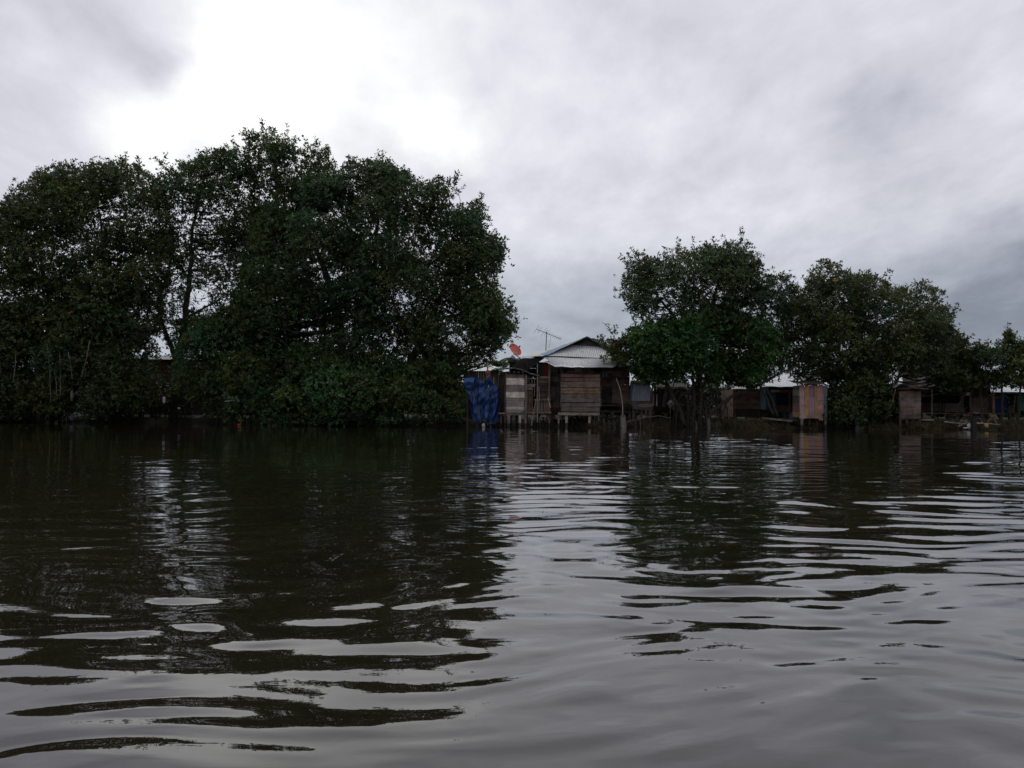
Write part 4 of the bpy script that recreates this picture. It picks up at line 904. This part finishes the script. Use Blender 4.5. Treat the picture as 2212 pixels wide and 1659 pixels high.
# ================================================================= TREES
gz = lambda px, D, dy=0: (S(px, 880, D).x, D, .05)
H1 = [([(402, 628), (452, 622), (447, 662), (410, 668)], .97), ([(385, 470), (470, 470), (500, 600), (395, 620)], .22), ([(370, 600), (545, 600), (560, 690), (380, 690)], .35)]
tree('broad mangrove at the far left with brownish lower leaves and hanging roots',
     [dict(poly=[(-70, 470), (0, 452), (30, 412), (80, 377), (140, 352), (200, 354), (262, 347), (312, 367), (345, 388), (362, 450), (372, 540), (362, 640), (345, 720), (280, 760), (120, 780), (-70, 780)], D=52.0, depth=6.5, dens=.85, gap=.62),
      dict(poly=[(-70, 660), (100, 655), (250, 690), (330, 740), (352, 800), (330, 870), (250, 903), (100, 907), (-70, 905)], D=50.5, depth=3.0, tint=(.036, .044, .020), dens=1.1, gap=.7)],
     [[(120, 915, 52.5, .22), (135, 800, 52.5, .19), (110, 680, 52.3, .15), (90, 560, 52, .1), (70, 460, 52, .05)], [(255, 915, 53, .2), (262, 790, 53, .17), (235, 680, 52.5, .13), (225, 560, 52, .09), (210, 420, 52, .04)], [(20, 915, 52.5, .2), (10, 760, 52.4, .15), (-20, 600, 52, .1), (-30, 500, 52, .05)]],
     gz(150, 52.5), 1, tint=(.038, .050, .020), hang=[(102, 740, 109.5, 868, 48.8), (128, 750, 130, 856, 48.9), (147, 760, 156, 818, 48.9), (194, 735, 176, 815, 48.8), (34, 760, 28, 826, 48.8), (118, 800, 122, 860, 48.9)], rootn=16)
tree('slender open crowned mangrove whose dark trunk shows against a gap of sky',
     [dict(poly=[(335, 400), (348, 380), (343, 345), (352, 334), (368, 350), (395, 355), (430, 340), (470, 322), (512, 322), (540, 345), (552, 420), (562, 520), (548, 640), (500, 700), (440, 760), (380, 765), (340, 740), (345, 600)], D=53.5, depth=4.5, dens=.62, holes=H1, gap=.30)],
     [[(372, 915, 54, .26), (384, 790, 54, .22), (398, 700, 53.8, .19), (405, 640, 53.7, .17), (411, 600, 53.6, .13), (413, 520, 53.5, .10), (425, 440, 53.5, .07), (450, 380, 53.5, .04)],
      [(384, 780, 54, .16), (360, 730, 53.8, .13), (338, 655, 53.6, .11), (365, 590, 53.5, .09), (375, 500, 53.5, .06)], [(400, 690, 53.8, .09), (430, 670, 53.6, .06), (462, 655, 53.5, .04)], [(406, 600, 53.6, .09), (385, 570, 53.5, .07), (362, 520, 53.5, .04)]],
     gz(372, 54), 2, tint=(.034, .050, .021))
tree('tallest mangrove of the left grove with a loose pointed top',
     [dict(poly=[(532, 300), (552, 290), (568, 276), (582, 280), (600, 292), (635, 294), (650, 318), (668, 322), (690, 314), (708, 330), (725, 368), (728, 430), (690, 500), (600, 560), (545, 560), (528, 480), (540, 400), (530, 350)], D=53, depth=4.0, dens=.72, gap=.33)],
     [[(560, 915, 54, .26), (570, 780, 54, .23), (578, 640, 53.8, .19), (590, 520, 53.5, .14), (600, 420, 53, .09), (595, 330, 53, .04)], [(585, 560, 53.6, .11), (640, 470, 53.2, .08), (675, 380, 53, .04)]],
     gz(560, 54), 3)
tree('widest mangrove of the left grove spreading right towards the blue tarpaulin',
     [dict(poly=[(548, 480), (600, 430), (660, 395), (715, 378), (742, 372), (755, 346), (775, 352), (800, 344), (850, 358), (880, 372), (900, 392), (935, 384), (990, 393), (992, 412), (960, 440), (985, 452), (1005, 440), (1030, 435), (1052, 462), (1048, 505), (1086, 518), (1088, 560), (1068, 600), (1078, 628), (1096, 630), (1092, 655), (1112, 668), (1104, 700), (1126, 720), (1116, 732), (1090, 745), (1070, 760), (1055, 790), (1000, 812), (900, 850), (700, 860), (600, 840), (530, 780), (490, 700), (520, 600)], D=50.5, depth=7.5, gap=.6, dens=1.05, holes=[([(940, 440), (1000, 450), (985, 480), (935, 470)], .3)]),
      dict(poly=[(1050, 640), (1110, 668), (1122, 718), (1098, 738), (1070, 762), (1030, 790), (1000, 760), (1010, 680)], D=48.5, depth=2.0, dens=.7)],
     [[(740, 918, 50.5, .32), (745, 800, 50.5, .27), (730, 690, 50.5, .22), (700, 580, 50.5, .15), (660, 480, 50.5, .07)], [(745, 800, 50.5, .2), (790, 690, 50.5, .17), (810, 560, 50.5, .12), (820, 430, 50.5, .05)], [(860, 918, 50.8, .26), (880, 800, 50.8, .22), (930, 690, 50.8, .16), (975, 590, 50.6, .10), (1000, 490, 50.5, .05)], [(930, 690, 50.8, .12), (1000, 680, 50, .09), (1060, 690, 49, .05), (1100, 720, 48.7, .03)]],
     gz(780, 50.5), 4, tint=(.031, .050, .023), rootn=14)
tree('rounded leafy bush at the water below the pale gap of the left grove',
     [dict(poly=[(372, 765), (400, 730), (425, 700), (470, 675), (520, 665), (570, 700), (625, 740), (650, 800), (645, 880), (600, 905), (480, 905), (430, 870), (380, 850)], D=49.3, depth=3.5, gap=.5)],
     [[(500, 920, 49.8, .12), (510, 840, 49.7, .09), (505, 760, 49.5, .05)], [(570, 920, 49.8, .1), (580, 830, 49.6, .07), (590, 760, 49.4, .04)]],
     gz(520, 49.8), 5, tint=(.033, .056, .024), name='mangrove_bush', group='low mangrove bushes over the water', rootn=9)
tree('low spreading bush overhanging the water just left of the blue tarpaulin',
     [dict(poly=[(590, 850), (640, 800), (720, 772), (800, 768), (870, 785), (940, 778), (985, 800), (1003, 830), (1006, 880), (1012, 915), (950, 921), (880, 924), (700, 924), (600, 918), (560, 905)], D=47.8, depth=3.0, dens=1.05, gap=.5)],
     [[(700, 925, 48.6, .1), (710, 870, 48.4, .08), (690, 820, 48.2, .04)], [(850, 925, 48.6, .1), (860, 870, 48.4, .08), (880, 820, 48.2, .04)], [(950, 925, 48.4, .09), (955, 880, 48.2, .07), (960, 830, 48, .04)]],
     gz(800, 48.6), 6, tint=(.036, .058, .024), name='mangrove_bush', group='low mangrove bushes over the water', rootn=8)
# right grove
tree('tall bluish mangrove just right of the hipped house',
     [dict(poly=[(1343, 630), (1350, 590), (1355, 570), (1376, 546), (1400, 555), (1428, 562), (1462, 545), (1480, 538), (1510, 532), (1535, 530), (1560, 535), (1585, 520), (1606, 518), (1618, 545), (1638, 555), (1645, 592), (1670, 590), (1702, 588), (1710, 622), (1695, 665), (1700, 740), (1640, 770), (1540, 740), (1460, 700), (1385, 690), (1362, 678), (1350, 655)], D=49.8, depth=5.0, gap=.40, leaf=.17, holes=[([(1420, 625), (1478, 615), (1470, 665), (1425, 690)], .55)])],
     [[(1500, 922, 49.8, .2), (1505, 840, 49.8, .17), (1520, 760, 49.8, .14), (1540, 660, 49.8, .1), (1560, 570, 49.8, .05)], [(1520, 760, 49.8, .11), (1460, 690, 49.8, .08), (1405, 620, 49.8, .04)], [(1490, 920, 49, .11), (1470, 880, 49, .1), (1452, 855, 49, .08), (1450, 842, 49, .06)]],
     gz(1500, 49.8), 7, tint=(.031, .048, .026), rootn=12)
tree('brighter green low mangrove fanning out of pale stems over the bank',
     [dict(poly=[(1352, 718), (1400, 700), (1450, 690), (1520, 672), (1580, 668), (1640, 690), (1680, 715), (1702, 760), (1690, 800), (1660, 832), (1600, 838), (1540, 828), (1480, 830), (1420, 822), (1385, 795), (1362, 765)], D=48.0, depth=4.0, gap=.6, dens=1.2, tint=(.028, .058, .017)),
      dict(poly=[(1292, 742), (1300, 726), (1325, 712), (1345, 720), (1356, 738), (1345, 760), (1352, 780), (1332, 794), (1300, 790), (1312, 762)], D=47.6, depth=1.0, dens=.62, puffs=3.4, gap=.30, rmax=.45, tint=(.055, .070, .028)),
      dict(poly=[(1350, 735), (1400, 712), (1440, 760), (1430, 835), (1395, 832), (1372, 816), (1362, 790)], D=47.7, depth=2.0, dens=1.8, puffs=3.5, shoots=0, gap=.6, tint=(.028, .058, .017))],
     [[(1481, 920, 48.4, .13), (1466, 880, 48.3, .10), (1450, 850, 48.2, .07), (1430, 800, 48.1, .04)], [(1500, 918, 48.4, .11), (1498, 860, 48.4, .10), (1497, 820, 48.3, .08), (1490, 760, 48.2, .04)], [(1510, 918, 48.4, .10), (1515, 850, 48.3, .08), (1540, 780, 48.2, .04)],
      [(1520, 912, 48.3, .09), (1549, 880, 48.2, .085), (1580, 857, 48.1, .08), (1645, 829, 48, .07), (1684, 807, 48.2, .05), (1723, 790, 48.4, .03)], [(1468, 858, 48.0, .055), (1490, 842, 48.0, .05), (1520, 815, 48, .035)], [(1640, 832, 48.1, .05), (1655, 860, 48.2, .06), (1670, 896, 48.4, .07)], [(1655, 835, 48.1, .04), (1668, 865, 48.2, .05), (1680, 900, 48.4, .06)], [(1575, 862, 48.1, .05), (1560, 890, 48.2, .05), (1545, 915, 48.4, .04)], [(1400, 730, 47.7, .04), (1360, 735, 47.6, .03), (1325, 745, 47.6, .02)]],
     gz(1490, 48.4), 8, rootn=14)
tree('wide olive mangrove above the striped latrine with twigs poking from its top',
     [dict(poly=[(1676, 690), (1688, 640), (1716, 618), (1748, 622), (1758, 582), (1782, 568), (1800, 568), (1815, 585), (1850, 592), (1880, 596), (1908, 594), (1920, 622), (1945, 628), (1965, 615), (1995, 612), (2020, 622), (2042, 625), (2030, 660), (2062, 690), (2050, 705), (2078, 728), (2086, 745), (2070, 780), (2085, 815), (2075, 832), (2030, 826), (1990, 814), (1935, 816), (1880, 850), (1800, 836), (1770, 824), (1712, 830), (1698, 800), (1690, 770)], D=50.3, depth=6.5, gap=.5, dens=1.2, leaf=.175),
      dict(poly=[(1998, 808), (2040, 790), (2085, 790), (2098, 812), (2095, 842), (2050, 846), (2015, 828)], D=50.6, depth=2.5, dens=.9, gap=.6, shoots=0)],
     [[(1850, 918, 50.8, .24), (1858, 850, 50.8, .2), (1865, 770, 50.6, .16), (1850, 680, 50.4, .1), (1830, 600, 50.3, .05)], [(1865, 770, 50.6, .13), (1930, 710, 50.4, .09), (1985, 650, 50.3, .04)], [(1858, 800, 50.6, .12), (1790, 740, 50.4, .09), (1740, 680, 50.3, .05)], [(1935, 910, 50.8, .12), (1925, 860, 50.7, .1), (1945, 800, 50.5, .07), (2000, 740, 50.4, .04)]],
     gz(1850, 50.8), 9, tint=(.040, .050, .024), rootn=10)
tree('bush hanging into the water between the striped and the brown latrine',
     [dict(poly=[(1790, 850), (1830, 825), (1880, 815), (1925, 830), (1938, 870), (1930, 905), (1880, 922), (1820, 924), (1792, 900)], D=47.7, depth=2.2, gap=.7, dens=1.8)],
     [[(1850, 925, 48.2, .09), (1855, 880, 48, .07), (1865, 840, 47.8, .04)]],
     gz(1850, 48.2), 10, tint=(.024, .032, .015), name='mangrove_bush', group='low mangrove bushes over the water', rootn=6)
tree('small mangrove with thin upright shoots at the right edge',
     [dict(poly=[(2062, 800), (2065, 775), (2090, 758), (2108, 742), (2125, 752), (2150, 755), (2165, 735), (2178, 716), (2190, 735), (2215, 742), (2250, 730), (2320, 745), (2320, 835), (2212, 838), (2150, 838), (2100, 842), (2070, 832)], D=50.0, depth=3.5, dens=1.15, gap=.5)],
     [[(2065, 915, 50, .06), (2068, 880, 50, .055), (2085, 850, 50, .05), (2100, 800, 50, .03)], [(2098, 915, 50, .07), (2096, 860, 50, .055), (2110, 800, 50, .03)], [(2164, 912, 50.2, .07), (2166, 860, 50.1, .06), (2160, 790, 50, .03)], [(2200, 912, 50.2, .06), (2203, 860, 50.1, .05), (2210, 780, 50, .03)], [(2122, 912, 50, .06), (2118, 850, 50, .05), (2125, 780, 50, .03)], [(2260, 912, 50.2, .08), (2255, 850, 50.1, .06), (2265, 780, 50, .03)]],
     gz(2150, 50.1), 11, tint=(.034, .046, .020), rootn=3)
tree('far green tree peeking over the pale green roof',
     [dict(poly=[(1058, 800), (1064, 788), (1078, 780), (1088, 784), (1096, 795), (1100, 815), (1060, 815)], D=74, depth=4, puffs=1.2)],
     [[(1078, 890, 74, .2), (1078, 800, 74, .1)]], gz(1078, 74), 12, name='far_tree', group=None, roots=False)
tree('thicket of leaves closing the gap behind the left grove trunks',
     [dict(poly=[(-70, 790), (230, 800), (560, 800), (900, 790), (1000, 800), (1000, 900), (500, 905), (-70, 905)], D=54.5, depth=4, dens=.7, puffs=1.0)],
     [[(300, 915, 55, .1), (300, 830, 55, .05)]], gz(300, 55), 13, tint=(.022, .030, .014), name='mangrove_bush', group='low mangrove bushes over the water', limbs=False)
tree('dim shrubs filling the space behind the right hand huts',
     [dict(poly=[(1385, 800), (1420, 828), (1600, 835), (1790, 845), (1990, 845), (2230, 850), (2230, 900), (1380, 908)], D=57, depth=3, dens=.7, puffs=1.0),
      dict(poly=[(985, 858), (1100, 845), (1385, 840), (1385, 905), (985, 905)], D=58, depth=2.5, dens=.7, puffs=1.2)],
     [[(1800, 915, 56, .1), (1800, 850, 56, .05)]], gz(1800, 56), 14, tint=(.022, .030, .014), name='mangrove_bush', group='low mangrove bushes over the water', limbs=False)
rs = np.random.default_rng(77); n = 30000
fx = rs.uniform(-75, 78, n); fy = 82+rs.normal(0, 1.5, n); top = 2.5+.5*np.sin(fx*.37)+.35*np.sin(fx*1.1+2)+.25*np.sin(fx*2.7)
fp = np.stack([fx, fy, .1+top*rs.uniform(0, 1, n)**.8], 1)
V, F, C = make_leaves(fp, rs.normal(size=(n, 3))*.5+np.array([0, 0, .8]), np.full(n, .42), np.array([[.032, .042, .020]])*rs.uniform(.7, 1.3, n)[:, None], 4, rs)
from_np('far_mangroves', V, F, C, LEAF, kind='stuff', label='low dark far off mangrove scrub behind the huts', loc=(0, 80, 0))
# ================================================================= BANK DETAILS
def bank_z(x, y):
    d = y-float(shore(x)); return -.55+.75*min(max((d+1.3)/2.1, 0), 1)**.8+.12*min(max(d/8, 0), 1)
rs = np.random.default_rng(21); n = 26000
gx = np.concatenate([rs.uniform(16.5, 30, int(n*.6)), rs.uniform(7.5, 16.5, int(n*.25)), rs.uniform(3, 7.5, n-int(n*.6)-int(n*.25))]); gy = shore(gx)+.0+np.abs(rs.normal(0, 2.0, n))
zz = np.array([bank_z(a, b) for a, b in zip(gx, gy)]); k = (zz > -.02) & (np.sin(gx*2.3)*np.sin(gy*1.9+gx) > -.55); gx, gy, zz = gx[k], gy[k], zz[k]; n = len(gx)
h = rs.uniform(.08, .34, n); w = rs.uniform(.008, .018, n); an = rs.uniform(0, 6.28, n); ln = rs.normal(0, .12, (n, 2))
V = np.stack([np.stack([gx-w*np.cos(an), gy-w*np.sin(an), zz-.03], 1), np.stack([gx+w*np.cos(an), gy+w*np.sin(an), zz-.03], 1), np.stack([gx+ln[:, 0]*.5+w*.7, gy+ln[:, 1]*.5, zz+h*.6], 1), np.stack([gx+ln[:, 0], gy+ln[:, 1], zz+h], 1)], 1).reshape(-1, 3)
dry = rs.random(n) < np.where(gy-shore(gx) < .7, .7, .25)
C = np.where(dry[:, None], np.array([[.12, .075, .04]]), np.array([[.04, .06, .018]]))*rs.uniform(.6, 1.4, n)[:, None]
from_np('grass', V, np.arange(len(V)).reshape(-1, 4), np.repeat(C, 4, 0), LEAF, kind='stuff', label='patchy green and dry brown grass on the muddy right bank', loc=(0, 0, 0))
def stump(label, px, D, w, top, c, seed, rag=.1, base=-.3):
    rr = random.Random(seed); p = S(px, 910, D); zt = S(px, top, D).z; N = 12; m = MB(); levels = 6; g0 = -.4
    for j in range(levels+1):
        v = j/levels
        for i in range(N):
            a = 2*math.pi*i/N; r = w/2*(1.25-.35*v)*(1+.14*math.sin(3*a+seed)+.08*rr.uniform(-1, 1)); z = g0+(zt-g0)*v + (rag*rr.uniform(-1, 1) if j == levels else 0); m.v.append((p.x+math.cos(a)*r+.03*math.sin(v*3), D+math.sin(a)*r, z)); m.c.append(c)
    for j in range(levels):
        for i in range(N): m.f.append((j*N+i, j*N+(i+1) % N, (j+1)*N+(i+1) % N, (j+1)*N+i))
    m.v.append((p.x, D, zt-rag)); m.c.append(tuple(q*.6 for q in c)); k = len(m.v)-1
    for i in range(N): m.f.append((levels*N+i, levels*N+(i+1) % N, k))
    from_np('tree_stump', np.array(m.v), m.f, np.array(m.c), BARK, label=label, cat='stump', group='broken stumps and piles at the waterline', loc=(p.x, D, 0))
stump('pale forked stump standing in the water below the bent pole', 1345, 47.0, .26, 900, (.22, .195, .175), 1, .14)
stump('thick black stump in the water beside the white plastic bag', 2102, 45.9, .26, 903, (.035, .03, .028), 2, .16)
stump('squared grey pile among the leaves left of the brown latrine', 1851, 46.9, .20, 905, (.15, .14, .13), 3, .03)
for i, (x, t, w, c, l) in enumerate(((1304, 904, .07, .09, 'thin jagged stake right of the plank box'), (1315, 908, .14, .05, 'dark split stump right of the thin jagged stake'), (1326, 910, .18, .055, 'broad low stump left of the pale forked stump'), (1371, 909, .14, .05, 'short dark stump right of the pale forked stump'), (1382, 906, .05, .12, 'slim pale stake before the zinc latrine'), (1503, 910, .09, .09, 'grey stake between the fanning stems'), (1530, 904, .14, .12, 'mossy stump right of the fanning stems'), (2013, 915, .1, .05, 'black stake beyond the small landing'), (1090, 905, .12, .08, 'dark pile below the white latrine'), (108, 897, .2, .07, 'dark stump under the far left mangrove'))):
    stump(l, x, 47.2 if x > 800 else 51.5, w, t, (c, c*.9, c*.85), 10+i, .06)
def branch(label, pts, r, c, D, seed=0):
    rr = random.Random(seed); P_ = []
    for a, b in zip(pts[:-1], pts[1:]):
        for q in range(4): P_.append(S(a[0]+(b[0]-a[0])*q/4+rr.uniform(-1, 1), a[1]+(b[1]-a[1])*q/4+rr.uniform(-.6, .6), D))
    P_.append(S(*pts[-1], D)); m = MB(); m.tube(P_, [r*(1-.6*i/len(P_)) for i in range(len(P_))], 6, c)
    for k in range(3):
        p = P_[rr.randrange(2, len(P_)-1)]; m.tube([p, p+Vector((rr.uniform(-.2, .2), -.05, rr.uniform(.08, .25))), p+Vector((rr.uniform(-.4, .4), -.1, rr.uniform(.1, .3)))], [r*.5, r*.35, r*.2], 4, c)
    from_np('fallen_branch', np.array(m.v), m.f, np.array(m.c), BARK, label=label, cat='branch', group='bleached driftwood along the right bank', loc=tuple(P_[0]))
branch('long bleached branch lying left of the black stump', [(2040, 911), (2062, 914), (2096, 917)], .032, (.30, .26, .22), 46.9, 1)
branch('short pale branch crossing under the long bleached branch', [(2070, 921), (2082, 915), (2096, 913)], .03, (.33, .28, .24), 46.7, 2)
branch('pale driftwood lying on the bank right of the black stump', [(2110, 914), (2135, 915), (2160, 918)], .03, (.36, .31, .27), 46.9, 3)
branch('dark tangled branch by the water in front of the zinc latrine', [(1355, 912), (1380, 905), (1420, 898), (1450, 903)], .03, (.15, .12, .10), 47.3, 4)
branch('low bare branch in the leaves at the foot of the widest left tree', [(690, 856), (712, 860), (742, 857), (760, 850)], .03, (.12, .10, .08), 46.2, 5)
branch('grey branch floating under the left bush', [(485, 867), (495, 866), (506, 865)], .022, (.40, .38, .36), 47.0, 6)
blobmesh('plastic_bag', 'white crumpled plastic bag at the waterline beside the black stump', 'bag', 2093, 921, 46.1, .17, .26, .12, (.72, .72, .72), PLASTIC, 3)
blobmesh('foam_scrap', 'flat white foam scrap touching the white bag at the waterline', 'scrap', 2086, 924.5, 46.1, .20, .06, .12, (.70, .70, .70), PLASTIC, 6)
blobmesh('yellow_bag', 'dull yellow plastic bag on the bank right of the black stump', 'bag', 2130, 920, 46.6, .22, .20, .14, (.42, .24, .06), PLASTIC, 8)
blobmesh('straw_heap', 'pale yellow heap at the foot of the orange brown porch post', 'heap', 2142, 898, 52.0, .5, .24, .3, (.50, .38, .20), CLOTH, 2)
blobmesh('rusty_drum', 'orange rusty drum under the doorstep of the porch house', 'drum', 2087, 897, 52.0, .5, .16, .3, (.42, .17, .07), PLASTIC, 9)
blobmesh('orange_litter', 'orange scrap under the porch house ledge left of the doorstep', 'litter', 2060, 897, 52.0, .3, .12, .2, (.35, .16, .08), PLASTIC, 12)
blobmesh('hanging_plastic', 'pale grey plastic rag caught under the left grove bush', 'rag', 354, 864, 50.2, .16, .36, .08, (.40, .40, .42), PLASTIC, 14)
blobmesh('foam_chunk', 'small pale foam chunk in the roots right of the grey rag', 'scrap', 387, 882, 50.0, .14, .10, .1, (.35, .35, .36), PLASTIC, 15)
blobmesh('red_float', 'small red float on the water below the left bushes', 'float', 516, 918, 46.6, .17, .12, .14, (.35, .02, .015), PLASTIC, 1)
blobmesh('plastic_bottle', 'small white bottle afloat under the far left mangrove', 'bottle', 121, 897, 50.8, .09, .2, .09, (.55, .55, .55), PLASTIC, 1)
blobmesh('dirty_cloth', 'dirty beige cloth snagged among the far left roots', 'cloth', 155, 855, 49.0, .16, .5, .1, (.16, .14, .12), CLOTH, 6)
blobmesh('foam_block', 'grey foam block at the waterline under the far left mangrove', 'scrap', 154, 901, 50.5, .24, .34, .2, (.26, .28, .26), CLOTH, 7)
